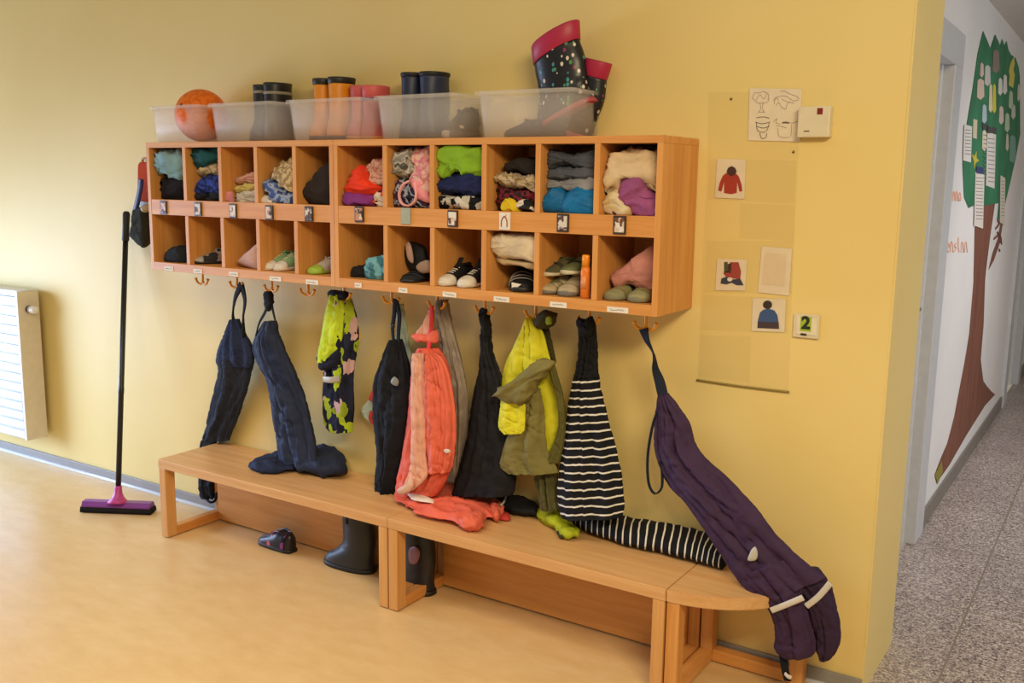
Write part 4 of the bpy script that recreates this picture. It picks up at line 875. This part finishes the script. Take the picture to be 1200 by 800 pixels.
bootp(489, -.075, 'tall navy boot, left one of its pair', F, .13, .085, .232, NV, RB, rim=plain('121318', .6), rimh=.012, shaft=.05)
bootp(513, -.075, 'tall navy boot, right one of its pair', F, .13, .095, .23, plain('202a48', .45), RB, rim=plain('121318', .6), rimh=.012, shaft=.054)
FLO = blotch(['26242a', '2a282e', 'b9aca0', '262428'], 24)
def binshoe(px, y, label, rot, *a, z=ZBIN, **k):
    p = PY(px, 150, y); loc = Vector((min(p.x, 1.84) if px < 600 else p.x, y, z)); t = thing('shoe', label, 'shoe', loc, 'shoes in the bins on the shelf'); shoe(t, loc, rot, *a, **k)
binshoe(537, -.105, 'dark shoe with pale flower, left one beside the navy boots', F, .15, .06, .1, FLO, plain('b9aca0', .6), DKL, toe=DK)
binshoe(551, -.105, 'dark shoe with pale flower, right one beside navy boots', F, .15, .056, .105, FLO, plain('3a3a40', .6), DKL, toe=FLO)
binshoe(614, -.15, 'dark grey flat shoe lying leftmost in the last bin', math.pi, .13, .08, .055, fabric('35343a'), RB, DKL)
binshoe(640, -.09, 'dark grey shoe with raised collar in the last bin', math.pi, .15, .08, .095, fabric('2e2d33'), RB, DKL)
DOT = dots('15141c', ['d8cfc4', '15141c', '3a8f96', '8a2a5a', '15141c', '4a8f5a', 'b0a8a0'], 58, .3)
MAG = plain('ab2148', .45)
t = thing('rubber_boot', 'dotted black boot with magenta cuff, tilted far to the left', 'boot', PY(690, 140, -.13), GB)
p = PY(674, 128, -.095); p.z = ZBIN+.078
boot(t, p, math.pi*1.0, .225, .1, .262, DOT, plain('b04a5a', .45), rim=MAG, rimh=.055, shaft=.078, tilt=Matrix.Rotation(R(25), 4, 'Y'), lean=-.045)
b = BM(); q = PY(640, 68, -.095); ribbon(b, [q+Vector((.004, 0, .01)), q, q+Vector((-.004, 0, -.03))], .018, .006, side=(1, 0, 0)); part('pull_loop', b, MAG, t)
t = thing('rubber_boot', 'dotted black boot with magenta cuff, half hidden behind its larger tilted twin', 'boot', PY(712, 140, -.07), GB)
p = Vector((2.262, -.052, 0)); p.z = ZBIN
boot(t, p, math.pi*.98, .15, .075, .252, DOT, plain('b04a5a', .45), rim=MAG, rimh=.05, shaft=.042, tilt=Matrix.Rotation(R(-15), 4, 'Y'), peak=0)
# ------------------------------------------------------------------ broom, hand brush, radiator
t = thing('broom', 'broom with purple head and black handle leaning on the wall', 'broom', (-.016, -.27, 0))
A, Bq = Vector((-.163, -.353, 0)), Vector((.131, -.19, 0)); mid = (A+Bq)/2; ax = (Bq-A).normalized(); nr = Vector((-ax.y, ax.x, 0)); hl = (Bq-A).length/2
Mb = Matrix((ax, nr, Vector((0, 0, 1)))).transposed().to_4x4(); Mb.translation = mid
def prism(bm, sect, x0, x1, mtx, mat=0):
    grid_rings(bm, [[mtx @ Vector((x, y, z)) for y, z in sect] for x in (x0, x0+.002, x1-.002, x1)], mat=mat)
b = BM(); prism(b, [(-.028, .026), (.028, .026), (.030, .034), (.018, .052), (-.018, .052), (-.030, .034)], -hl+.006, hl-.006, Mb); part('head', b, plain('7a3a96', .4), t, False, label='purple broom head')
b = BM(); prism(b, [(-.034, .004), (.034, .004), (.033, .016), (.028, .028), (-.028, .028), (-.033, .016)], -hl, hl, Mb); wrinkle(b, .001, 40, 2); part('bristles', b, fabric('1b1a20', .9, 200), t, label='black bristles')
top = Vector((-.19, -.022, 1.378)); base = mid+Vector((0, 0, .05)); dr = (top-base).normalized()
Mh = Matrix.Translation(base) @ dr.to_track_quat('Z', 'Y').to_matrix().to_4x4()
b = BM(); lathe(b, [(.05, -.008), (.042, .004), (.028, .02), (.019, .04), (.0165, .062), (.0165, .07), (.013, .072)], Mh); part('socket', b, plain('b33a8a', .4), t, label='magenta handle socket')
Lh = (top-base).length
b = BM(); lathe(b, [(.0125, .06), (.0125, .50), (.0135, .503), (.0135, .53), (.0125, .533), (.0125, Lh-.14)], Mh, 16); part('handle', b, plain('18181b', .35), t)
b = BM(); lathe(b, [(.013, Lh-.14), (.0165, Lh-.137), (.0155, Lh-.07), (.0165, Lh-.01), (.012, Lh), (.004, Lh+.002)], Mh, 16); part('grip', b, plain('141416', .6), t)

t = thing('dustpan', 'red dustpan hanging on the wall at the left end of the cubby shelf', 'dustpan', PY(172, 238, -.03))
xa = .1
b = plate([PY(x, y, -.012) for x, y in ((167.5, 194), (169, 190), (178, 190), (184, 193), (184, 238), (167, 236))], (0, -.03, 0)); bmesh.ops.bevel(b, geom=b.edges[:], offset=.004, segments=2, affect='EDGES'); part('pan', b, plain('b8421e', .85, 0, .15), t, False)
b = BM(); tube(b, [PY(x, y, -.022) for x, y in ((169, 192), (167, 189), (168, 186), (171.5, 186), (173, 190))], .006); part('hanging_loop', b, plain('b07a4a', .5), t)
b = plate([PY(x, y, -.010) for x, y in ((167, 235), (184, 237), (184, 242), (166, 240))], (0, -.036, 0)); part('lip', b, plain('b9b2a8', .5), t, False, label='pale rubber lip')
t = thing('hand_brush', 'hand brush with blue handle and black bristles beside the red dustpan', 'brush', PY(165, 288, -.06))
def px_(x, y): return PY(x, y, -.07)
b = BM(); ribbon(b, [px_(165.5, 210), px_(164.5, 220), px_(161.5, 235), px_(158.5, 247)], .03, .016, side=(1, 0, 0)); part('handle', b, plain('232a62', .4), t, label='dark blue handle')
b = lump([(160, 246), (170, 242), (173, 246), (173.5, 283), (168, 289), (157, 279), (156.5, 270)], 'y', -.06, .03, 3, .004, 60, (1, 1, .3), n=50, rings=9, power=4, lim=((-1, LX0-.003), (-.25, -.005), (0, 2))); part('bristles', b, fabric('2a2a24', .9, 150), t, label='black bristles')
b = lump([(168, 242), (172.5, 240), (173.5, 246), (170, 249)], 'y', -.07, .025, 3, .002, 60, n=30, rings=6, lim=((-1, LX0-.003), (-.25, -.005), (0, 2))); part('ferrule', b, plain('aca294', .5), t)

RADW = plain('cfd1d5', .35)
t = thing('radiator', 'white panel radiator on the wall at the left edge of the photo', 'radiator', (-1.6, -.09, .15))
xr, xl, yf, yb, z0, z1 = -.955, -2.4, -.135, -.03, .165, .945
b = BM(); N = 15; sec = [(yb, z0), (yf, z0)]
for k in range(N):
    a = z0+(z1-.02-z0)*k/N; c = z0+(z1-.02-z0)*(k+1)/N
    sec += [(yf+.004, a+.002), (yf-.008, a+.006), (yf-.008, c-.006), (yf+.004, c-.002)]
sec += [(yf, z1-.02), (yf+.006, z1), (yb, z1)]
grid_rings(b, [[Vector((x, y, z)) for y, z in sec] for x in (xl, xr-.022)]); part('front_panel', b, RADW, t, False)
b = BM(); box(b, (xr-.022, yf-.008, z0-.004), (xr, yb+.004, z1+.004), .004); part('side_cover', b, plain('d8cfc0', .4), t, False)
b = BM()
box(b, (xl, yf+.004, z1), (xr-.022, yb, z1+.006), .002)
for k in range(46): box(b, (xl+.03+k*.031, yf+.02, z1+.006), (xl+.045+k*.031, yb-.01, z1+.008))
part('top_grille', b, plain('e2e2e2', .4), t, False)
b = BM(); vz = .855; tube(b, [(xr-.002, -.085, vz), (xr+.012, -.085, vz)], .02, 3, 16); part('valve_collar', b, plain('4a4a4a', .4), t)
b = BM(); lathe(b, [(.006, 0), (.019, .002), (.021, .02), (.018, .045), (.014, .055), (.003, .056)], Matrix.Translation((xr+.012, -.085, vz)) @ Matrix.Rotation(R(90), 4, 'Y'), 20); part('thermostat_knob', b, plain('e6e4e2', .35), t)
b = BM(); box(b, (xr-.3, yb-.002, .5), (xr-.26, -.0005, .54)); box(b, (xl+.2, yb-.002, .5), (xl+.24, -.0005, .54)); part('wall_bracket', b, RADW, t, False)

# ------------------------------------------------------------------ wall pocket sheet and cards
FILM = translucent('efdc9c', .982, 'clear_film', .12)
def wq(x, y, d=0): p = PY(x, y, 0); p.y = -d; return p
def sheet(pts, d, th=.0012): return plate([wq(x, y, d) for x, y in pts], (0, -th, 0))
t = thing('pocket_chart', 'tall clear plastic pocket chart on the yellow wall', 'pocket chart', wq(880, 455))
part('backing_film', sheet([(831, 108), (939, 108), (933, 240), (928, 350), (924, 459), (818, 446), (822, 340), (828, 220)], .001), FILM, t, False)
for pts in ([(832, 186), (934, 188), (932, 238), (830, 234)], [(829, 282), (930, 282), (928, 344), (826, 342)], [(868, 238), (932, 240), (931, 283), (867, 279)], [(824, 345), (925, 350), (923, 390), (822, 386)], [(821, 392), (880, 394), (879, 448), (819, 440)]):
    part('pocket', sheet(pts, .004, .0012), FILM, t, False)
b = BM(); p0, p1 = wq(817, 445), wq(925, 459); tube(b, [(p0.x, -.004, p0.z), ((p0.x+p1.x)/2, -.004, (p0.z+p1.z)/2-.002), (p1.x, -.004, p1.z)], .0035, 10); part('bottom_bar', b, plain('8a7636', .5), t, label='dark bottom edge')
for p in [(857, 116), (930, 178)]:
    b = BM(); c = wq(*p); lathe(b, [(.001, 0), (.004, .001), (.0035, .003), (.001, .004)], Matrix.Translation(c) @ Matrix.Rotation(R(90), 4, 'X'), 12); part('pin', b, plain('7d7258', .3, 1), t)
CARD = plain('e0d3bd', .6)
def card(label, pts, name='picture_card'):
    t = thing(name, label, 'picture card', wq(*pts[2], .003)); part('paper', sheet(pts, .0022, .0014), CARD, t, False); return t
def draw(t, name, pts, c, d=.0040, th=.0004):
    pl = [wq(x, y, d) for x, y in pts]; return part(name, plate(pl, (0, -th, 0)), plain(c, .6), t, False)
def arcpts(cx, cy, rx, ry, a0=0, a1=360, n=20): return [(cx+rx*math.cos(R(a0+(a1-a0)*k/n)), cy+ry*math.sin(R(a0+(a1-a0)*k/n))) for k in range(n+(0 if a1-a0 >= 360 else 1))]
t = card('picture card of a red hooded winter jacket', [(841, 186), (874.5, 187), (872.5, 233), (838, 231.5)])
draw(t, 'drawn_jacket', [(851, 203), (857, 201), (863, 203), (866.5, 207), (869.5, 216), (870.5, 224), (867, 224.5), (864.5, 213), (864, 226), (857, 227.5), (849, 226), (849.2, 213), (846, 224.5), (842, 223), (844, 214), (847.5, 206)], 'a02a20')
draw(t, 'drawn_hood', [(852, 201), (854, 196.5), (858, 194.5), (862, 196.5), (864, 201), (861, 205), (857.5, 206.5), (854, 204.5)], '3a1618', .0046)
t = card('picture card of child winter clothes in red and navy', [(841, 303), (876, 304), (873.5, 340.5), (838.5, 340)])
draw(t, 'drawn_sleeve', [(849, 307), (853, 306.5), (855, 318), (849, 320)], '4a4a2a')
draw(t, 'drawn_jacket', [(856, 307), (866, 307), (869, 318), (868, 327), (852, 325), (848, 320), (855, 316)], '9a3a38')
draw(t, 'drawn_trousers', [(854, 309), (858, 308), (857, 320), (853, 319)], '3a1a1c', .0046)
draw(t, 'drawn_boots', [(846, 326), (852, 324), (856, 327), (862, 327), (868, 326), (872, 334), (864, 334), (858, 331), (852, 333), (845, 332)], '2c3450', .0046)
draw(t, 'drawn_snow', arcpts(856, 327, 3, 2.4), 'd8d0cc', .0052)
t = card('blank pale card tucked in the right pocket', [(893, 288.5), (928.5, 291.5), (925, 346), (888.5, 342.5)]); part('print', sheet([(897, 296), (922, 298), (920, 335), (893, 333)], .0040, .0003), plain('d8c5a8', .6), t, False)
t = card('picture card of a blue bobble hat', [(882.5, 349), (921.5, 350.5), (919.5, 389), (881, 387.5)])
draw(t, 'drawn_hat', [(891, 366), (895, 362.5), (902, 361.5), (908, 363.5), (911.5, 369), (913, 378), (888.3, 377)], '2d4f86')
draw(t, 'drawn_brim', [(888.5, 376.5), (913, 377.5), (913.5, 385), (888.2, 384)], '3a2a38', .0046)
draw(t, 'drawn_bobble', arcpts(900, 356.8, 5.4, 5), '2a2120', .0046)
t = card('paper sheet with four pencil drawings in a grid', [(879, 103), (940, 104.5), (938, 166), (877, 164.5)], 'drawing_sheet'); t['category'] = 'drawing'
INK = plain('a89c92', .8); INKD = plain('6a5c52', .8)
def stroke(t, pts, w=.0011, mat=None, d=.0045, name='pencil_line', parent=None):
    b = BM(); tube(b, [wq(x, y, d) for x, y in pts], w, max(12, len(pts)*4), 6); return part(name, b, mat or INK, t)
def scrawl(t, name, strokes, mat=None, w=.0007, d=.0045):
    b = BM()
    for pts in strokes: tube(b, [wq(x, y, d) for x, y in pts], w, max(10, len(pts)*4), 5)
    return part(name, b, mat or INK, t)
rnd = random.Random(5)
scrawl(t, 'drawn_tree', [[(892+9.5*math.cos(a*.5)+rnd.uniform(-1, 1), 114.5+6.5*math.sin(a*.5)+rnd.uniform(-1, 1)) for a in range(14)], [(887, 117), (891, 111), (896, 116), (899, 110)], [(891, 120), (892, 127), (890, 131)], [(895, 119), (894, 127), (896, 131)], [(889, 131.5), (897, 131.5)]])
scrawl(t, 'drawn_bird', [[(915, 107), (920, 107), (926, 110), (934, 113), (937, 116)], [(908, 122), (909, 116), (914, 113), (922, 113), (930, 118), (936, 117)], [(910, 124), (913, 120), (916, 125), (921, 128), (923, 122), (926, 119)], [(917, 116), (922, 119), (931, 121)], [(907, 118), (910, 114), (913, 118)]])
scrawl(t, 'drawn_pot', [[(887, 138), (895, 137), (902, 138.5)], [(886, 143), (894, 145), (903, 143)], [(887, 144), (888, 152), (893, 155), (899, 153), (902, 144)], [(887, 148), (895, 150), (902, 148)], [(891, 156), (893, 162), (898, 161), (899, 156)]], INKD, .0009)
scrawl(t, 'drawn_box', [[(907, 143), (911, 139), (910, 144), (915, 145)], [(918, 144), (921, 143.5), (925, 144)], [(912, 150), (914, 160), (926, 161)], [(925, 144), (930, 144), (936, 142)], [(928, 146), (928, 154), (927, 160)], [(910, 147), (916, 148), (922, 150)]])
b = BM(); tube(b, [wq(917.5, 144, .0048), wq(921, 143.5, .0048), wq(925, 144, .0048)], .0022, 8, 6); part('dark_mark', b, INKD, t)

t = thing('wall_thermostat', 'white wall box with dark red square beside the pencil drawings', 'thermostat', wq(957, 162))
a, c = wq(940, 125), wq(975, 162)
b = BM(); box(b, (a.x, -.036, c.z+.002), (c.x, -.001, a.z-.002), .004); part('housing', b, plain('dcd2b8', .45), t, False)
b = BM(); box(b, (a.x+.055, -.0366, a.z-.026), (a.x+.071, -.0358, a.z-.008)); part('red_square', b, plain('7a1c16', .5), t, False)
b = BM(); box(b, (a.x+.02, -.0366, c.z+.018), (a.x+.036, -.0358, c.z+.021)); part('small_print', b, plain('4a4038', .5), t, False)
t = thing('light_switch', 'small white wall plate with a green number 2 tag', 'switch', wq(945, 396))
a, c = wq(931.5, 366.5), wq(960, 397)
b = BM(); box(b, (a.x, -.010, c.z), (c.x, -.001, a.z), .003); part('plate', b, plain('d8ccb0', .45), t, False)
b = BM(); box(b, (a.x+.010, -.0125, c.z+.010), (c.x-.006, -.009, a.z-.010), .001); part('rocker', b, plain('e0d6be', .4), t, False)
ga, gc = wq(940, 370), wq(951.5, 388)
b = BM(); box(b, (ga.x, -.0134, gc.z), (gc.x, -.0122, ga.z)); part('number_tag', b, plain('9bb52c', .5), t, False, label='yellow green number tag')
fc = bpy.data.curves.new('digit', 'FONT'); fc.body = '2'; fc.size = .052; fc.extrude = .0004; fc.offset = .0022; fc.align_x = 'CENTER'; fc.align_y = 'CENTER'
fo = bpy.data.objects.new('digit_tmp', fc); COL.objects.link(fo); bpy.context.view_layer.update()
me = bpy.data.meshes.new_from_object(fo.evaluated_get(bpy.context.evaluated_depsgraph_get())); bpy.data.objects.remove(fo)
b = BM(); b.from_mesh(me); bmesh.ops.transform(b, matrix=Matrix.Translation(((ga.x+gc.x)/2, -.0138, (ga.z+gc.z)/2+.002)) @ Matrix.Rotation(R(90), 4, 'X'), verts=b.verts); part('digit', b, plain('20281a', .5), t, False)
b = BM(); p = wq(943, 391); box(b, (p.x-.009, -.0136, p.z-.003), (p.x+.009, -.0124, p.z+.003), .001); part('key_slot', b, plain('2a2620', .5), t, False)

# ------------------------------------------------------------------ the corridor wall: painted tree with paper leaves, writing
XW = 3.145
def cq(x, y, d): p = PX(x, y, XW); p.x = XW+d; return p
def cutout(pts, d, th): return plate([cq(x, y, d) for x, y in pts], (th, 0, 0))
GREEN = NT('green_paper'); v = GREEN.coord(); GREEN.ln(GREEN.ramp(GREEN.noise(v, 5, 3), [(.35, '1c6a48'), (.65, '2c7f58')]), GREEN.b.inputs['Base Color']); GREEN.set(Roughness=.7)
BROWN = NT('brown_paper'); v = BROWN.coord('Object', (1, 9, 1)); BROWN.ln(BROWN.ramp(BROWN.noise(v, 3, 4), [(.35, '6b3f2e'), (.65, '855140')]), BROWN.b.inputs['Base Color']); BROWN.set(Roughness=.7)
t = thing('paper_tree', 'tall paper tree with green crown and brown trunk on the corridor wall', 'wall decoration', cq(1120, 560, 0))
part('trunk', cutout([(1142, 267), (1147, 240), (1157, 236), (1166, 236), (1160, 278), (1155, 318), (1154, 330), (1152.4, 380), (1149, 421), (1152, 446), (1156, 452), (1161, 458), (1166, 462), (1154, 475), (1132, 510), (1112, 545), (1097, 566), (1095, 556), (1103, 535), (1110, 519), (1118, 488), (1123.7, 458), (1130, 425), (1135.6, 391), (1140.6, 330)], .0006, .0012), BROWN.m, t, False)
part('crown', cutout([(1151.4, 36.4), (1156, 47), (1160, 57), (1165.6, 40.6), (1169, 48), (1171.6, 54), (1173.7, 46), (1177, 54), (1179, 48), (1181, 58), (1184, 64), (1189.6, 68), (1193, 78), (1194.5, 90), (1195, 157), (1190, 184), (1183, 215), (1177, 240), (1172, 256), (1168, 258), (1170, 238), (1162, 239), (1150, 242), (1139, 241), (1134.6, 243.5), (1129.4, 231), (1127.6, 194), (1129, 165), (1133.4, 140), (1139.7, 102), (1145, 64)], .002, .0012), GREEN.m, t, False)
part('grass', cutout([(1095, 556), (1103, 540), (1104, 552), (1098, 567)], .0025, .001), plain('8c8430', .7), t, False)
part('branch', cutout([(1158, 316), (1163, 296), (1169, 280), (1172, 262), (1175, 258), (1171, 285), (1164, 305)], .0025, .001), BROWN.m, t, False)
def scr3(t, name, strokes, mat, w, d=.0025):
    b = BM()
    for pts in strokes: tube(b, [cq(x, y, d) for x, y in pts], w, max(8, len(pts)*4), 5)
    return part(name, b, mat, t)
scr3(t, 'twigs', [[(1166, 268), (1170, 262), (1168, 257)], [(1164, 280), (1169, 276), (1171, 284)], [(1168, 272), (1172, 278), (1173, 286)], [(1170, 292), (1171, 294)]], BROWN.m, .006)
LEAF = 'paper leaves on the tree'
leaves = [((1147, 73), (1151.5, 91), 'd9b9b4', 'pink paper leaf high on the left of the green crown'), ((1143.5, 92), (1152, 117), 'd8bfae', 'cream pink paper leaf at the left edge of crown'),
 ((1152.5, 76), (1159.5, 101), 'c8c8c4', 'pale grey paper leaf in the upper left of the crown'), ((1162, 58), (1170, 86), '8d7c74', 'brown grey photo leaf near the top of the crown'),
 ((1157.5, 98), (1161.8, 132), 'd9cdb0', 'cream paper leaf against the yellow one'), ((1161.9, 98), (1166, 133), 'd2c63a', 'yellow paper leaf in the crown middle'),
 ((1168.5, 91), (1173.5, 112), 'dcdcd8', 'white paper leaf right of the yellow one'), ((1174.2, 87), (1179, 111), 'e0e0de', 'white paper leaf further right in upper crown'),
 ((1181, 66), (1188, 103), 'd6c65e', 'yellow feathery paper leaf at the right top'), ((1149.5, 122), (1155, 145), 'a9bcc8', 'light blue paper leaf in crown middle'),
 ((1169.5, 124), (1175, 146), 'd8c2bc', 'pinkish white paper leaf in crown middle'), ((1181, 106), (1186, 128), 'bccbb0', 'pale green paper leaf, upper of two at right'),
 ((1176.5, 132), (1182, 155), 'b4c8ac', 'pale green paper leaf, lower of two at right'), ((1184, 122), (1189, 140), 'c4ccc0', 'pale paper leaf near the right edge of the crown'),
 ((1191, 98), (1194.3, 119), 'd4cbb6', 'cream paper leaf at the far right edge'), ((1128, 147), (1137, 189), 'e4e2e0', 'big white paper sheet at the left edge of crown'),
 ((1139, 140), (1143.5, 162), 'd6c8ae', 'small cream paper leaf next to the big white sheet'), ((1149.5, 152), (1155, 177), 'd8ceb6', 'cream paper leaf left of the long list'),
 ((1155, 156), (1165, 219), 'dcd9d4', 'long white paper list in the middle of the crown'), ((1182, 158), (1189.5, 191), '6f9f94', 'teal paper leaf at the lower right'),
 ((1177.5, 156), (1181, 177), 'd0c2b2', 'narrow cream paper leaf left of the teal one'), ((1141, 203), (1151.5, 266), 'e0d9d2', 'long white paper strip with blue head'),
 ((1137, 177), (1146, 198), 'c9b93e', 'yellow star-like paper leaf low on the left'), ((1171, 207), (1176.5, 262), 'd6cdc0', 'long cream paper strip beside the trunk fork')]
for k, (a, c, col, lab) in enumerate(leaves):
    x0, y0, x1, y1 = *a, *c; sk = -(x1-x0)*.08; dy = (y1-y0)*.03
    t = thing('paper_leaf', lab, 'paper leaf', cq((x0+x1)/2, y1, .003), LEAF)
    if 'feathery' in lab: pts = [(x1-1, y0), (x1, y0+8), (x1-1.5, y0+16), (x1, y0+22), (x1-2, y1), (x0, y1-3), (x0+1, y1-14), (x0, y1-20), (x0+2, y0+8)]
    elif 'star' in lab: pts = [(x0, y0+3), (x0+3.5, y0+6), (x1-3, y0), (x1-3, y0+8), (x1, y0+11), (x1-4, y0+14), (x0+3, y1), (x0+3, y0+12)]
    elif 'leaf' in lab and 'sheet' not in lab: pts = [(x0+.8, y0+2), ((x0+x1)/2, y0), (x1-.5, y0+2+dy), (x1, y1-4), ((x0+x1)/2, y1), (x0, y1-3)]
    else: pts = [(x0-sk, y0-dy), (x1-sk, y0+dy), (x1+sk, y1+dy), (x0+sk, y1-dy)]
    part('paper', cutout(pts, .0045, .0012), plain(col, .6), t, False)
    if 'blue head' in lab: part('blue_head', cutout([(x0+2, y0-8), (x1-.4, y0-7), (x1-.8, y0+1), (x0+1.5, y0)], .0058, .001), plain('26346e', .5), t, False)
    if 'list' in lab:
        part('dark_head', cutout([(x0, y0-8), (x1+2, y0-6), (x1+1, y0), (x0+.5, y0)], .0058, .001), plain('3a3e44', .5), t, False)
        scr3(t, 'handwriting', [[(x0+1.5, y0+6+q*5), (x0+5, y0+6.6+q*5), (x1-1, y0+7+q*5)] for q in range(11)], plain('8a8a8c', .7), .0022, .006)
    elif (y1-y0) > 40:
        scr3(t, 'handwriting', [[(x0+1.2, y0+5+q*4), (x1-1.2, y0+5.6+q*4)] for q in range(int((y1-y0)/4)-2)], plain('9a948e', .7), .002, .006)
part_ = None
OI = plain('e6b19b', .7)
t = thing('wall_writing', 'orange handwritten words in two lines beside the paper tree', 'writing', cq(1117, 300, 0))
rnd = random.Random(3)
def word(x0, x1, y0, hgt, slope, n):
    st = []
    for q in range(n):
        x = x0+(x1-x0)*q/n; y = y0+slope*(x-x0); w = (x1-x0)/n*.75
        k = rnd.choice('naesnl')
        if k == 'n': st.append([(x, y+hgt), (x+w*.1, y+hgt*.4), (x+w*.6, y+hgt*.35), (x+w, y+hgt)])
        elif k == 'a': st.append([(x+w, y+hgt*.5), (x+w*.4, y+hgt*.4), (x, y+hgt*.75), (x+w*.5, y+hgt), (x+w, y+hgt*.6), (x+w, y+hgt)])
        elif k == 'e': st.append([(x, y+hgt*.7), (x+w, y+hgt*.65), (x+w*.5, y+hgt*.4), (x, y+hgt*.7), (x+w*.5, y+hgt), (x+w, y+hgt*.9)])
        elif k == 's': st.append([(x+w, y+hgt*.4), (x+w*.2, y+hgt*.5), (x+w*.8, y+hgt*.75), (x, y+hgt)])
        elif k == 'l': st.append([(x+w*.3, y), (x+w*.3, y+hgt*.6), (x+w*.6, y+hgt)])
        else: st.append([(x+w*.4, y+hgt*.1), (x+w*.5, y+hgt)]); st.append([(x, y+hgt*.45), (x+w, y+hgt*.42)])
    return st
scr3(t, 'upper_line', [[(1113.5, 219), (1112.5, 228), (1111.5, 236)]] + word(1113, 1126, 220, 15, .0, 4), OI, .0034, .001)
scr3(t, 'capital_letter', [[(1104.5, 283), (1107, 282.4), (1109.5, 282)], [(1107, 282), (1106, 290), (1105, 299)]], OI, .0034, .001)
scr3(t, 'lower_line', word(1109, 1134, 278, 17, .02, 6), OI, .0034, .001)

# ------------------------------------------------------------------ light
def area(name, loc, target, sx, sy, power, col, spread=180):
    l = bpy.data.lights.new(name, 'AREA'); l.shape = 'RECTANGLE'; l.size = sx; l.size_y = sy; l.energy = power; l.color = col; l.spread = R(spread)
    o = bpy.data.objects.new(name, l); COL.objects.link(o); o.location = loc
    o.rotation_euler = (Vector(target)-Vector(loc)).to_track_quat('-Z', 'Y').to_euler(); return o
area('window_daylight', (-2.9, -1.8, .95), (0, -.55, .3), 2.0, 1.5, 78, (.58, .70, 1))
area('ceiling_lamp_near', (4.4, -2.5, 2.65), (2.4, -.7, .4), 1.2, .4, 38, (1, .80, .48), 130)
area('ceiling_lamp_far', (1.3, -1.7, 2.7), (1.3, -1.2, 0), 2.4, .5, 21, (1, .83, .60), 115)
area('floor_fill_light', (-2.3, -1.0, .75), (-.4, -.45, 0), .9, 1.2, 27, (.42, .64, 1), 110)  # added cool fill, brightens the floor near the radiator; no such door known
area('corridor_lamp', (4.5, 2.6, 2.36), (4.3, 2.6, 0), .5, 2.0, 23, (1, .95, .94), 140)
area('corridor_daylight', (5.5, 1.2, 1.4), (3.1, 2.2, 1.2), 1.6, 1.6, 18, (.85, .92, 1))
w = bpy.data.worlds.new('room_ambience'); SC.world = w; w.use_nodes = True
w.node_tree.nodes['Background'].inputs[0].default_value = (1, .87, .66, 1); w.node_tree.nodes['Background'].inputs[1].default_value = .31
SC.view_settings.view_transform = 'Standard'; SC.view_settings.look = 'None'; SC.view_settings.gamma = 1; SC.view_settings.use_curve_mapping = False
SC.view_settings.exposure = 0
SC.cycles.transparent_max_bounces = 32
